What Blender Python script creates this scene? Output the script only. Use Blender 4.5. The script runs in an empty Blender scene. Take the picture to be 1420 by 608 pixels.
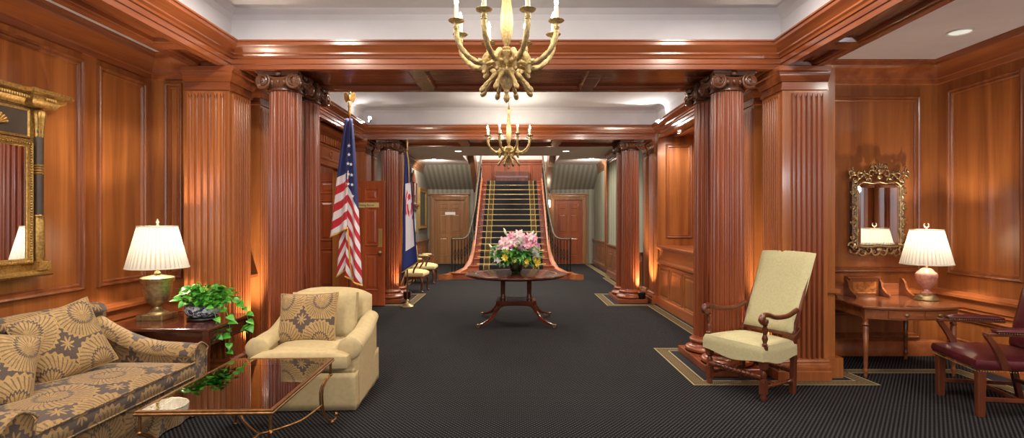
import bpy, math, random
from mathutils import Matrix, Vector
PI = math.pi
sc = bpy.context.scene
COL = sc.collection

# ------------------------------------------------------------------ camera
cam_d = bpy.data.cameras.new('camera'); cam = bpy.data.objects.new('camera', cam_d); COL.objects.link(cam)
cam.location = (0, 0, 1.55); cam.rotation_euler = (PI/2, 0, 0)
cam_d.sensor_width = 36; cam_d.lens = 765/1420*36
cam_d.shift_x = -3/1420; cam_d.shift_y = 1/1420; cam_d.clip_start = .05; cam_d.clip_end = 100
sc.camera = cam
# ------------------------------------------------------------------ world and exposure
w = bpy.data.worlds.new('world'); sc.world = w; w.use_nodes = True
w.node_tree.nodes['Background'].inputs[0].default_value = (.75, .82, 1, 1)
w.node_tree.nodes['Background'].inputs[1].default_value = .3
sc.view_settings.view_transform = 'Standard'; sc.view_settings.look = 'None'
sc.view_settings.gamma = 1; sc.view_settings.use_curve_mapping = False
sc.view_settings.exposure = 0.12

def light(kind, name, loc, power, color=(1, 1, 1), size=.1, size_y=None, rot=(0, 0, 0), parent=None, spot=None, blend=.5, aim=None, spread=None):
    d = bpy.data.lights.new(name, kind); d.energy = power; d.color = color
    if kind == 'AREA':
        d.size = size
        if size_y: d.shape = 'RECTANGLE'; d.size_y = size_y
        if spread: d.spread = spread
    else: d.shadow_soft_size = size
    if kind == 'SPOT': d.spot_size = spot; d.spot_blend = blend
    o = bpy.data.objects.new(name, d); COL.objects.link(o); o.location = loc; o.rotation_euler = rot
    if aim is not None:
        o.rotation_euler = (Vector(aim) - Vector(loc)).to_track_quat('-Z', 'Y').to_euler()
    if parent: o.parent = parent
    return o
WARM = (1, .78, .52); NEUT = (1, .9, .78); COOL = (.78, .87, 1)
# daylight through the big windows in the wall behind the camera
for x in (-2.2, 0, 2.2):
    light('AREA', 'window_daylight', (x, -2.9, 1.9), 32, COOL, 1.5, 1.9, (PI/2, 0, 0))
# unseen fill lights added under the hall ceiling, behind and between the beams
for x, y, p in ((-1.9, .6, 40), (1.8, .6, 40), (-1.9, 2.4, 40), (1.8, 2.4, 40), (-1.9, 4.3, 34), (1.8, 4.3, 34),
                (-1.7, 6.85, 58), (1.6, 6.85, 58)):
    light('AREA', 'ceiling_fill_light', (x, y, 3.54), p, NEUT, .22)
for x, y, z, p in ((-3.3, 2.0, 3.2, 9), (-3.3, 3.1, 3.2, 12), (3.9, 2.0, 3.3, 22), (4.1, 3.4, 3.3, 22), (3.9, .2, 3.3, 18)):
    light('AREA', 'alcove_fill_light', (x, y, z), p, NEUT, .2)  # more added fill for the alcoves, kept out of view
for x, y, z, p in ((4.2, 1.8, 2.2, 34), (-3.1, 1.0, 2.2, 26), (0, -1.2, 2.6, 30)):
    light('POINT', 'room_fill_light', (x, y, z), p*1.4, (.88, .93, 1), .2)  # point fill added outside the view to lift walls and alcove ceilings
# lamps lying on top of the crown, washing the ceiling
for x, y, ax, ay in ((-2.5, 5.05, -1.6, 3.6), (2.35, 5.05, 1.5, 3.6), (-2.6, 9.85, -2.0, 8.6), (2.42, 9.85, 1.9, 8.6),
                     (-2.5, 6.8, -1.8, 8), (2.35, 6.8, 1.7, 8), (-2.5, .5, -1.6, 1.8), (2.35, .5, 1.5, 1.8)):
    light('SPOT', 'cove_light', (x, y, 3.3), 30, (1, .97, .92), .03, spot=1.9, blend=.25, aim=(ax, ay, 3.9))

# ------------------------------------------------------------------ node helper
class G:
    def __init__(s, name):
        s.m = bpy.data.materials.new(name); s.m.use_nodes = True; s.t = s.m.node_tree; s.N = s.t.nodes; s.L = s.t.links
        s.b = s.N['Principled BSDF']
    def node(s, typ, ins=None, **props):
        n = s.N.new(typ)
        for k, v in props.items(): setattr(n, k, v)
        for k, v in (ins or {}).items(): s.put(n.inputs[k], v)
        return n
    def put(s, inp, v):
        if isinstance(v, S): v = v.s
        if isinstance(v, bpy.types.NodeSocket): s.L.new(v, inp)
        elif isinstance(v, (tuple, list)) and inp.type == 'RGBA' and len(v) == 3: inp.default_value = (*v, 1)
        else: inp.default_value = v
    def set(s, **k):
        for a, v in k.items(): s.put(s.b.inputs[a.replace('_', ' ')], v)
        return s
    def obj(s): return s.node('ShaderNodeTexCoord').outputs['Object']
    def uv(s): return s.node('ShaderNodeTexCoord').outputs['UV']
    def xyz(s, v):
        n = s.node('ShaderNodeSeparateXYZ', {0: v}); return [S(s, n.outputs[i]) for i in range(3)]
    def scale(s, v, sc_): return s.node('ShaderNodeMapping', {'Vector': v, 'Scale': sc_}).outputs[0]
    def noise(s, v, scale, detail=3, dist=0, rough=.5):
        return S(s, s.node('ShaderNodeTexNoise', {'Vector': v, 'Scale': scale, 'Detail': detail, 'Distortion': dist, 'Roughness': rough}).outputs[0])
    def ramp(s, f, stops):
        n = s.node('ShaderNodeValToRGB', {0: f}); e = n.color_ramp.elements
        while len(e) < len(stops): e.new(.5)
        for i, (p, c) in enumerate(stops): e[i].position = p; e[i].color = (*c, 1)
        return n.outputs[0]
    def mix(s, f, a, b, mode='MIX'):
        n = s.node('ShaderNodeMix', data_type='RGBA', blend_type=mode)
        s.put(n.inputs[0], f); s.put(n.inputs[6], a); s.put(n.inputs[7], b); return n.outputs[2]
    def bump(s, h, strength=.3, dist=.01):
        s.put(s.b.inputs['Normal'], s.node('ShaderNodeBump', {'Height': h, 'Strength': strength, 'Distance': dist}).outputs[0]); return s
class S:
    def __init__(s, g, sock): s.g = g; s.s = sock
    def op(s, o, b=None, c=None):
        n = s.g.node('ShaderNodeMath', operation=o); s.g.put(n.inputs[0], s)
        if b is not None: s.g.put(n.inputs[1], b)
        if c is not None: s.g.put(n.inputs[2], c)
        return S(s.g, n.outputs[0])
    def __add__(s, b): return s.op('ADD', b)
    def __sub__(s, b): return s.op('SUBTRACT', b)
    def __mul__(s, b): return s.op('MULTIPLY', b)
    def __truediv__(s, b): return s.op('DIVIDE', b)
    def __gt__(s, b): return s.op('GREATER_THAN', b)
    def __lt__(s, b): return s.op('LESS_THAN', b)
    def sin(s): return s.op('SINE')
    def fr(s): return s.op('FRACT')
    def fl(s): return s.op('FLOOR')
    def abs(s): return s.op('ABSOLUTE')
    def max(s, b): return s.op('MAXIMUM', b)
    def min(s, b): return s.op('MINIMUM', b)
def lin(r, g, b): return tuple(((c/255)/12.92 if c/255 <= .04045 else ((c/255+.055)/1.055)**2.4) for c in (r, g, b))
def plain(name, rgb, rough=.5, metal=0, var=.12, nscale=8, **k):
    g = G(name); c = lin(*rgb); n = g.noise(g.obj(), nscale, 3)
    g.set(Base_Color=g.ramp(n, [(.3, tuple(x*(1-var) for x in c)), (.7, tuple(min(1, x*(1+var)) for x in c))]), Roughness=rough, Metallic=metal, **k)
    return g.m
def wood(name, light_, dark, axis='Z', rough=.28, k=1.0, coat=.25):
    g = G(name); o = g.obj()
    a = {'X': (.35, 7, 7), 'Y': (7, .35, 7), 'Z': (7, 7, .35)}[axis]
    b = {'X': (3, 130, 130), 'Y': (130, 3, 130), 'Z': (130, 130, 3)}[axis]
    n1 = g.noise(g.scale(o, tuple(x*k for x in a)), 1, 5, .7); n2 = g.noise(g.scale(o, tuple(x*k for x in b)), 1, 2)
    n3 = g.noise(o, 1.1, 2)
    f = n1*.62 + n2*.22 + n3*.16
    L, D = lin(*light_), lin(*dark)
    mid = tuple((x+y)/2 for x, y in zip(L, D))
    g.set(Base_Color=g.ramp(f, [(.34, D), (.5, mid), (.64, L)]), Roughness=rough, Coat_Weight=coat, Coat_Roughness=.12)
    return g.m
M = {}
M['wall_wood'] = wood('cherry_panel_wood', (180, 110, 56), (126, 69, 32))
M['red_wood'] = wood('red_cherry_wood', (152, 80, 45), (112, 55, 30), k=.6)
M['moulding'] = wood('moulding_wood', (160, 94, 50), (104, 54, 28))  # stained one shade darker than the wall, standing in for shadow lines
M['rail_dark'] = plain('dark_bronze_rail', (72, 62, 46), .5)
M['pil'] = wood('pilaster_wood', (172, 102, 54), (128, 68, 34), k=.8)
M['lobby'] = wood('lobby_brown_wood', (128, 86, 56), (92, 58, 38))
M['beam_x'] = wood('beam_wood_across', (160, 90, 50), (108, 54, 30), 'X', .25)
M['beam_y'] = wood('beam_wood_along', (160, 90, 50), (108, 54, 30), 'Y', .25)
M['rail_x'] = wood('rail_wood_across', (180, 106, 58), (128, 64, 32), 'X')
M['rail_y'] = wood('rail_wood_along', (180, 106, 58), (128, 64, 32), 'Y')
M['capital'] = wood('carved_dark_wood', (112, 70, 46), (62, 36, 24), 'X', .35)
M['door'] = wood('door_wood', (176, 88, 48), (120, 52, 28))
M['oak'] = wood('pale_oak_door_wood', (160, 114, 74), (118, 80, 50))
M['mahogany'] = wood('dark_mahogany', (96, 44, 26), (48, 18, 12), 'X', .16, 1.4, .6)
M['walnut'] = wood('walnut_turned_wood', (112, 58, 34), (62, 28, 16), 'Z', .3, 1.6)
M['desk'] = wood('desk_wood', (150, 88, 50), (96, 50, 28), 'X', .22, 1.4, .5)
M['stair'] = wood('stair_wood', (168, 92, 58), (116, 56, 36), 'X', .3)
M['honey'] = wood('honey_stringer_wood', (172, 102, 58), (132, 72, 38), 'Y', .4, 1, .1)
M['burl'] = plain('burl_veneer', (150, 92, 44), .25, 0, .5, 30)
M['ceiling'] = plain('ceiling_plaster', (206, 204, 206), .9, 0, .03, 4)
M['alcove_ceiling'] = plain('alcove_ceiling_plaster', (214, 206, 204), .9, 0, .03, 4)
M['brass'] = plain('aged_brass', (158, 138, 98), .38, .75, .35, 40)
M['chand'] = plain('chandelier_bronze', (182, 158, 108), .45, .6, .4, 60)
M['gold'] = plain('antique_gold_leaf', (170, 134, 72), .42, .7, .4, 60)
M['gilt'] = plain('silvered_gilt', (158, 134, 96), .34, .8, .5, 70)
M['iron'] = plain('dark_iron', (34, 38, 36), .45, .6)
M['black'] = plain('black_enamel', (16, 16, 17), .35)
M['white'] = plain('white_plastic', (230, 228, 220), .5, 0, .03)
M['candle'] = plain('candle_sleeve', (240, 226, 190), .5, 0, .04)
M['stone'] = plain('rose_marble', (176, 120, 104), .25, 0, .25, 40)
M['ivory'] = plain('ivory_finial', (222, 208, 184), .35, 0, .08)
M['cream'] = plain('cream_linen', (186, 166, 122), .95, 0, .07, 30)
M['chair_yellow'] = plain('pale_yellow_weave', (186, 177, 134), .95, 0, .08, 60)
M['seat_yellow'] = plain('yellow_seat_cloth', (222, 206, 146), .9, 0, .06, 30)
M['leather'] = plain('burgundy_leather', (74, 22, 28), .32, 0, .25, 14, Coat_Weight=.2)
M['nail'] = plain('brass_nail', (190, 160, 100), .3, .9)
M['panel_dark'] = plain('charcoal_green_paint', (64, 54, 44), .5, 0, .15)
M['bench'] = plain('purple_grey_cloth', (104, 84, 92), .8)
M['soil'] = plain('dark_soil', (36, 26, 18), .95)
M['plaque'] = plain('brass_plaque', (188, 160, 96), .35, .6)
M['plate'] = plain('pale_brass_plate', (206, 186, 130), .45, .2)
M['mat_teal'] = plain('teal_print', (46, 66, 66), .4, 0, .6, 20)
M['mat_pale'] = plain('pale_print', (176, 190, 176), .5, 0, .15, 12)
g = G('mirror_silver'); g.set(Base_Color=(.86, .86, .86), Metallic=1.0, Roughness=.02); M['mirror'] = g.m
def emit(name, rgb, st):
    g = G(name); g.set(Base_Color=rgb, Emission_Color=rgb, Emission_Strength=st); return g.m
M['bulb'] = emit('glowing_bulb', (1, .9, .72), 22)
M['downlight'] = emit('downlight_glow', (1, .95, .88), 12)
M['downlight_dim'] = emit('downlight_glow_soft', (.9, .97, .88), .45)
def shade(name):
    g = G(name); m = g.N
    x, y, z = g.xyz(g.obj()); pl = ((y.op('ARCTAN2', x)*40).sin() > .55)
    d = g.node('ShaderNodeBsdfDiffuse', {0: g.mix(pl, (.62, .59, .53), (.5, .45, .37))}); t = g.node('ShaderNodeBsdfTranslucent', {0: g.mix(pl, (.13, .12, .105), (.08, .068, .05))})
    e = g.node('ShaderNodeEmission', {0: (1, .9, .76), 1: .06}); mx = g.node('ShaderNodeMixShader', {0: .5})
    g.L.new(d.outputs[0], mx.inputs[1]); g.L.new(t.outputs[0], mx.inputs[2])
    ad = g.node('ShaderNodeAddShader'); g.L.new(mx.outputs[0], ad.inputs[0]); g.L.new(e.outputs[0], ad.inputs[1])
    g.L.new(ad.outputs[0], g.N['Material Output'].inputs[0]); return g.m
M['shade'] = shade('pleated_silk_shade')
def glass(name, tint, refl_ior=1.6, base=.0):
    g = G(name); t = g.node('ShaderNodeBsdfTransparent', {0: tint}); gl = g.node('ShaderNodeBsdfGlossy', {'Color': (1, 1, 1), 'Roughness': .0})
    f = S(g, g.node('ShaderNodeFresnel', {0: refl_ior}).outputs[0]) + base
    mx = g.node('ShaderNodeMixShader', {0: f}); g.L.new(t.outputs[0], mx.inputs[1]); g.L.new(gl.outputs[0], mx.inputs[2])
    g.L.new(mx.outputs[0], g.N['Material Output'].inputs[0]); return g.m
M['glass'] = glass('table_glass', (.78, .79, .70), 1.7, .10)
M['vase_glass'] = glass('green_vase_glass', (.45, .66, .48), 1.5, .03)
# ceramic blue and white
g = G('blue_white_porcelain'); n = g.noise(g.obj(), 26, 3, 1.2)
g.set(Base_Color=g.ramp(n, [(.42, lin(38, 48, 74)), (.52, lin(150, 158, 164)), (.62, lin(208, 210, 206))]), Roughness=.12); M['porcelain'] = g.m
# leaves
def leafmat(name, a, b):
    g = G(name); n = g.noise(g.obj(), 18, 3); g.set(Base_Color=g.ramp(n, [(.35, lin(*a)), (.65, lin(*b))]), Roughness=.4, Subsurface_Weight=.0); return g.m
M['leaf'] = leafmat('pothos_leaf', (30, 104, 22), (92, 176, 50))
M['bronze'] = plain('coppery_bronze', (150, 106, 64), .35, .8, .3, 40)
M['leaf_dark'] = leafmat('bouquet_leaf', (30, 96, 30), (96, 160, 60))
for nm, a, b in (('pink', (214, 116, 150), (248, 196, 212)), ('palepink', (232, 176, 182), (250, 222, 222)), ('flower_white', (220, 220, 214), (250, 250, 246)),
                 ('yellow', (214, 176, 40), (246, 226, 90)), ('mauve', (150, 84, 130), (206, 150, 186)), ('bud', (206, 220, 170), (240, 240, 214))):
    M[nm] = leafmat(nm+'_petal', a, b)
# carpet with small woven dots
g = G('dotted_navy_carpet'); x, y, z = g.xyz(g.obj())
row = (y/.0225).fl(); off = (row*.5).fr()
fx = (x/.034 + off).fr() - .5; fy = (y/.0225).fr() - .5
dot = ((fx.abs() < .2)*(fy.abs() < .34))
n = g.noise(g.obj(), 55, 3); n2 = g.noise(g.obj(), 1.2, 3)
base = g.ramp(n2*.6 + n*.4, [(.35, lin(8, 9, 13)), (.65, lin(15, 16, 20))])
g.set(Base_Color=g.mix(dot*.85, base, lin(78, 75, 74)), Roughness=1.0, Specular_IOR_Level=.12); g.bump(n, .3, .004); M['carpet'] = g.m
M['carpet_plain'] = plain('navy_carpet', (20, 21, 27), 1, 0, .2, 60)
g = G('gold_key_border'); u, v, _ = g.xyz(g.uv())
c = v - .5
line = (c.abs() > .38)
t1 = ((u/.05).fr() - .5).abs(); key = (((t1*4 + c.abs()*5).fr()) > .5)*(c.abs() < .3)
n = g.noise(g.obj(), 70, 2)
col = g.mix(line, g.mix(key, lin(128, 104, 62), lin(52, 42, 30)), lin(156, 140, 100))
dk = (c.abs() > .31)*(c.abs() < .38)
g.set(Base_Color=g.mix(dk, col, lin(40, 34, 28)), Roughness=1.0); g.bump(n, .3, .004); M['border'] = g.m
# damask with fern rosettes and star flowers
def damask(name, cell, gold, dark, warp=.02):
    g = G(name); uv = g.uv(); nz = g.noise(uv, 6, 2)
    u, v, _ = g.xyz(uv); u = u/cell + nz*warp*6; v = v/(cell*1.12) + nz*warp*4
    px, py = u.fr() - .5, v.fr() - .5
    r = (px*px + (py+.04)*(py+.04)).op('SQRT'); th = (py+.12).op('ARCTAN2', px)
    zig = ((th*30 + r*14).sin()*.022)
    fern = (((th*22 + r*8).sin() > .55)*(r < .21)*(r > .04)).max(((th*36 - r*26).sin() > .6)*(r > .27)*(r < .47))
    ring = ((r + zig) > .20)*((r + zig) < .245)
    outside = ((r + zig) > .515)
    qx, qy = (u + .5).fr() - .5, (v + .5).fr() - .5
    rq = (qx*qx + qy*qy).op('SQRT'); tq = qy.op('ARCTAN2', qx)
    star = rq < ((tq*8).op('COSINE')*.05 + .085)
    dk = (fern*.75).max(ring).max(outside*(S(g, star.s)*-1 + 1))
    fine = g.noise(uv, 160, 2); blot = g.noise(uv, 34, 3, 1)
    G1 = lin(*gold); D1 = lin(*dark)
    gc = g.ramp(fine*.5 + blot*.5, [(.35, tuple(x*.62 for x in G1)), (.6, G1)])
    dc = g.ramp(fine, [(.3, tuple(x*.75 for x in D1)), (.7, tuple(x*1.3 for x in D1))])
    g.set(Base_Color=g.mix(dk*.92, gc, dc), Roughness=.85, Sheen_Weight=.15); g.bump(fine, .2, .003); return g.m
M['damask'] = damask('gold_fern_damask', .40, (162, 128, 76), (66, 55, 52))
M['damask_pillow'] = damask('pillow_fern_damask', .33, (180, 146, 92), (70, 58, 56))
# wallpaper stripes
g = G('striped_wallpaper'); x, y, z = g.xyz(g.obj()); st = ((x/.16).fr() > .5)
g.set(Base_Color=g.mix(st, lin(112, 110, 98), lin(134, 130, 114)), Roughness=.8); M['paper'] = g.m
g = G('sage_wallpaper'); x, y, z = g.xyz(g.obj()); st = (((x + y)/.3).fr() > .5)
g.set(Base_Color=g.mix(st, lin(116, 120, 104), lin(136, 138, 118)), Roughness=.8); M['sage'] = g.m
# stair runner: V across 0..1
g = G('stair_runner_cloth'); u, v, _ = g.xyz(g.uv()); c = (u - .5).abs()
band = (c > .345)*(c < .43); ln = ((c - .345).abs() < .006).max((c - .43).abs() < .006).max((c-.4875).abs() < .0)
n = g.noise(g.uv(), 60, 2)
g.set(Base_Color=g.mix(ln, g.mix(band, g.ramp(n, [(.4, lin(24, 26, 32)), (.6, lin(34, 36, 44))]), lin(84, 68, 44)), lin(176, 156, 90)), Roughness=1.0); M['runner'] = g.m
# flags: U = across cloth, V = running along the stripes' stack (V<0 canton)
g = G('stars_and_stripes_cloth'); u, v, _ = g.xyz(g.uv())
g.set(Base_Color=g.mix(v < 0, g.mix((v.fr() > .5), lin(226, 220, 220), lin(190, 28, 42)), lin(28, 38, 96)), Roughness=.7, Sheen_Weight=.2); M['us_flag'] = g.m
g = G('blue_white_flag_cloth'); u, v, _ = g.xyz(g.uv())
wf = (u > .24)*(u < .86)*(v > .26)*(v < .84)
rx = (u - .62)*1.0; ry = (v - .46)*2.4
rr = (rx*rx + ry*ry).op('SQRT'); th = ry.op('ARCTAN2', rx)
red = ((rr > .13)*(rr < .25)*((th*3).sin() > -.6)).max((rr > .31)*(rr < .40)*((th*2 + 1).sin() > .0))
g.set(Base_Color=g.mix(wf, lin(26, 40, 108), g.mix(red, lin(222, 218, 222), lin(200, 40, 52))), Roughness=.7); M['wv_flag'] = g.m
M['fringe'] = plain('gold_fringe', (206, 166, 74), .7, 0, .3, 80)
M['star'] = plain('white_star_cloth', (236, 236, 240), .7, 0, .02)

# ------------------------------------------------------------------ mesh helper
class MB:
    def __init__(s): s.v = []; s.f = []; s.uv = {}
    def add(s, vs, fs):
        n = len(s.v); s.v += [tuple(p) for p in vs]; s.f += [tuple(i+n for i in f) for f in fs]; return s
    def box(s, x0, x1, y0, y1, z0, z1):
        return s.add([(x, y, z) for z in (z0, z1) for y in (y0, y1) for x in (x0, x1)],
                     [(0, 2, 3, 1), (4, 5, 7, 6), (0, 1, 5, 4), (2, 6, 7, 3), (0, 4, 6, 2), (1, 3, 7, 5)])
    def cbox(s, c, sx, sy, sz): return s.box(c[0]-sx/2, c[0]+sx/2, c[1]-sy/2, c[1]+sy/2, c[2]-sz/2, c[2]+sz/2)
    def prism(s, poly, a, b, axis='Z'):
        n = len(poly)
        def P(p, t): return {'Z': (p[0], p[1], t), 'Y': (p[0], t, p[1]), 'X': (t, p[0], p[1])}[axis]
        vs = [P(p, a) for p in poly] + [P(p, b) for p in poly]
        return s.add(vs, [tuple(range(n))[::-1], tuple(range(n, 2*n))] + [(i, (i+1) % n, n+(i+1) % n, n+i) for i in range(n)])
    def lathe(s, prof, c=(0, 0, 0), n=24, rf=None, mat=None, caps=True):
        vs = []; k = len(prof)
        for j, (r, z) in enumerate(prof):
            for i in range(n):
                a = 2*PI*i/n; rr = r*(rf(a, z) if rf else 1); p = Vector((rr*math.cos(a), rr*math.sin(a), z))
                if mat: p = mat @ p
                vs.append((p.x+c[0], p.y+c[1], p.z+c[2]))
        fs = [(j*n+i, j*n+(i+1) % n, (j+1)*n+(i+1) % n, (j+1)*n+i) for j in range(k-1) for i in range(n)]
        if caps: fs += [tuple(range(n))[::-1], tuple((k-1)*n+i for i in range(n))]
        return s.add(vs, fs)
    def rod(s, a, b, prof, n=12):
        """lathe a profile [(r, t)] t in 0..1 between points a and b"""
        a = Vector(a); b = Vector(b); d = b-a; q = d.to_track_quat('Z', 'Y').to_matrix().to_4x4()
        return s.lathe([(r, t*d.length) for r, t in prof], a, n, mat=q)
    def tube(s, pts, r, n=8, closed=False, flat=1.0, up=None):
        pts = [Vector(p) for p in pts]; k = len(pts); vs = []; prev = None
        for i, p in enumerate(pts):
            if closed: t = pts[(i+1) % k]-pts[i-1]
            else: t = pts[min(i+1, k-1)]-pts[max(i-1, 0)]
            t = t.normalized() if t.length > 1e-9 else Vector((0, 0, 1))
            if prev is None:
                ref = Vector(up) if up else (Vector((0, 0, 1)) if abs(t.z) < .9 else Vector((1, 0, 0)))
                nx = t.cross(ref).normalized()
            else:
                nx = prev - t*prev.dot(t); nx = nx.normalized() if nx.length > 1e-6 else prev
            prev = nx; ny = t.cross(nx)
            rr = r[i] if isinstance(r, (list, tuple)) else r
            for j in range(n):
                a = 2*PI*j/n; q = p + nx*math.cos(a)*rr + ny*math.sin(a)*rr*flat; vs.append(q)
        m = k if closed else k-1
        fs = [(i*n+j, i*n+(j+1) % n, ((i+1) % k)*n+(j+1) % n, ((i+1) % k)*n+j) for i in range(m) for j in range(n)]
        if not closed: fs += [tuple(range(n))[::-1], tuple((k-1)*n+i for i in range(n))]
        return s.add(vs, fs)
    def ell(s, c, rx, ry, rz, n=16, m=10, e=1.0, mat=None):
        def pw(x): return math.copysign(abs(x)**e, x)
        vs = []
        for j in range(m+1):
            ph = -PI/2 + PI*j/m
            for i in range(n):
                a = 2*PI*i/n
                p = Vector((rx*pw(math.cos(ph))*pw(math.cos(a)), ry*pw(math.cos(ph))*pw(math.sin(a)), rz*pw(math.sin(ph))))
                if mat: p = mat @ p
                vs.append(p+Vector(c))
        return s.add(vs, [(j*n+i, j*n+(i+1) % n, (j+1)*n+(i+1) % n, (j+1)*n+i) for j in range(m) for i in range(n)])
    def rings(s, o, u, v, n, w, h, prof, fill=True, back=False):
        """rectangular frame lying in plane (u, v), corner o; prof = [(inset, out)]"""
        o, u, v, n = map(Vector, (o, u, v, n)); vs = []
        for a, b in prof:
            for cu, cv in ((a, a), (w-a, a), (w-a, h-a), (a, h-a)): vs.append(o+u*cu+v*cv+n*b)
        k = len(prof); fs = [(j*4+i, j*4+(i+1) % 4, (j+1)*4+(i+1) % 4, (j+1)*4+i) for j in range(k-1) for i in range(4)]
        if fill: fs.append(tuple((k-1)*4+i for i in range(4)))
        if back: fs.append((3, 2, 1, 0))
        return s.add(vs, fs)
    def sweep(s, path, prof, closed=False, out=1):
        """path in plan, prof = [(offset, z)]; offset is to the right of travel * out"""
        n = len(path); rings_ = []
        for d, z in prof: rings_.append([(x, y, z) for x, y in offset(path, d*out, closed)])
        vs = [p for r in rings_ for p in r]; k = len(prof); m = n if closed else n-1
        fs = [(j*n+i, j*n+(i+1) % n, (j+1)*n+(i+1) % n, (j+1)*n+i) for j in range(k-1) for i in range(m)]
        if not closed: fs += [tuple(j*n for j in range(k)), tuple(j*n+n-1 for j in range(k))[::-1]]
        return s.add(vs, fs)
    def grid(s, fn, nu, nv, uvfn=None, wrap=False):
        base = len(s.v)
        vs = [fn(i/(nu if wrap else nu-1), j/(nv-1)) for j in range(nv) for i in range(nu)]
        mu = nu if wrap else nu-1
        fs = [(j*nu+i, j*nu+(i+1) % nu, (j+1)*nu+(i+1) % nu, (j+1)*nu+i) for j in range(nv-1) for i in range(mu)]
        s.add(vs, fs)
        if uvfn:
            for j in range(nv):
                for i in range(nu): s.uv[base+j*nu+i] = uvfn(i/(nu-1), j/(nv-1))
        return s
    def xf(s, mat, start=0):
        s.v[start:] = [tuple(mat @ Vector(p)) for p in s.v[start:]]; return s
    def mark(s): return len(s.v)
def offset(path, d, closed=False):
    n = len(path); out = []
    for i in range(n):
        p = Vector(path[i])
        if closed or 0 < i < n-1:
            a = (p-Vector(path[i-1])).normalized(); b = (Vector(path[(i+1) % n])-p).normalized()
        elif i == 0: a = b = (Vector(path[1])-p).normalized()
        else: a = b = (p-Vector(path[i-1])).normalized()
        na = Vector((a.y, -a.x)); nb = Vector((b.y, -b.x)); m = na+nb
        den = 1+na.dot(nb); q = p + (m/den*d if den > .05 else na*d)
        out.append((q.x, q.y))
    return out
def obj(name, mb, mat, parent=None, smooth=None, bevel=0, sub=0, boxuv=False, solid=0, label=None):
    me = bpy.data.meshes.new(name); me.from_pydata(mb.v, [], mb.f); me.update()
    me.materials.append(M[mat] if isinstance(mat, str) else mat)
    if mb.uv or boxuv:
        ul = me.uv_layers.new(name='UVMap')
        for p in me.polygons:
            nn = p.normal; ax = max(range(3), key=lambda k: abs(nn[k]))
            for li in p.loop_indices:
                vi = me.loops[li].vertex_index
                if mb.uv: ul.data[li].uv = mb.uv.get(vi, (0, 0))
                else:
                    c = me.vertices[vi].co
                    ul.data[li].uv = ((c.y, c.z), (c.x, c.z), (c.x, c.y))[ax]
    if smooth is not None:
        me.shade_smooth()
        if smooth < 180: me.set_sharp_from_angle(angle=math.radians(smooth))
    o = bpy.data.objects.new(name, me); COL.objects.link(o)
    if parent: o.parent = parent
    if bevel:
        b = o.modifiers.new('bevel', 'BEVEL'); b.width = bevel; b.segments = 2; b.limit_method = 'ANGLE'; b.angle_limit = .6
    if solid: q = o.modifiers.new('thick', 'SOLIDIFY'); q.thickness = solid; q.offset = 0
    if sub: q = o.modifiers.new('sub', 'SUBSURF'); q.levels = sub; q.render_levels = sub
    if label: o['label'] = label
    return o
def thing(name, label, cat, loc=(0, 0, 0), rz=0, group=None):
    o = bpy.data.objects.new(name, None); COL.objects.link(o); o.location = loc; o.rotation_euler = (0, 0, rz)
    o['label'] = label; o['category'] = cat
    if group: o['group'] = group
    return o
def tag(o, label, cat, group=None):
    o['label'] = label; o['category'] = cat
    if group: o['group'] = group
    return o
def struct(name, mb, mat, parent=None, **k):
    o = obj(name, mb, mat, parent, **k)
    if not parent: o['kind'] = 'structure'
    return o
def sempty(name, loc=(0, 0, 0), rz=0):
    o = bpy.data.objects.new(name, None); COL.objects.link(o); o.location = loc; o.rotation_euler = (0, 0, rz); o['kind'] = 'structure'; return o
def dup(root, loc, rz=None, label=None):
    def cp(o, par):
        c = o.copy(); COL.objects.link(c); c.parent = par
        for ch in list(o.children): cp(ch, c)
        return c
    kids = list(root.children)
    r = root.copy(); COL.objects.link(r); r.location = loc
    if rz is not None: r.rotation_euler = (0, 0, rz)
    if label: r['label'] = label
    for ch in kids: cp(ch, r)
    return r
RZ = lambda a: Matrix.Rotation(a, 4, 'Z')
T = lambda x, y, z: Matrix.Translation((x, y, z))
def arc(c, r, a0, a1, n, plane='XZ'):
    out = []
    for i in range(n+1):
        a = a0+(a1-a0)*i/n; u, v = r*math.cos(a), r*math.sin(a)
        out.append((c[0]+u, c[1], c[2]+v) if plane == 'XZ' else (c[0]+u, c[1]+v, c[2]) if plane == 'XY' else (c[0], c[1]+u, c[2]+v))
    return out
def smoothpts(pts, n=6):
    """Catmull-Rom"""
    P = [Vector(p) for p in pts]; P = [2*P[0]-P[1]] + P + [2*P[-1]-P[-2]]; out = []
    for i in range(1, len(P)-2):
        for k in range(n):
            t = k/n; a, b, c, d = P[i-1:i+3]
            out.append(.5*((2*b)+(c-a)*t+(2*a-5*b+4*c-d)*t*t+(3*b-a-3*c+d)*t**3))
    out.append(P[-2]); return out
# ================================================================== the room
CX = -.08                                   # axis of the hall
LW, RW = -3.75, 4.84                        # side walls of the near room
YB = -3.2                                   # wall behind the camera
def X(s, d): return CX + s*d

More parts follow.
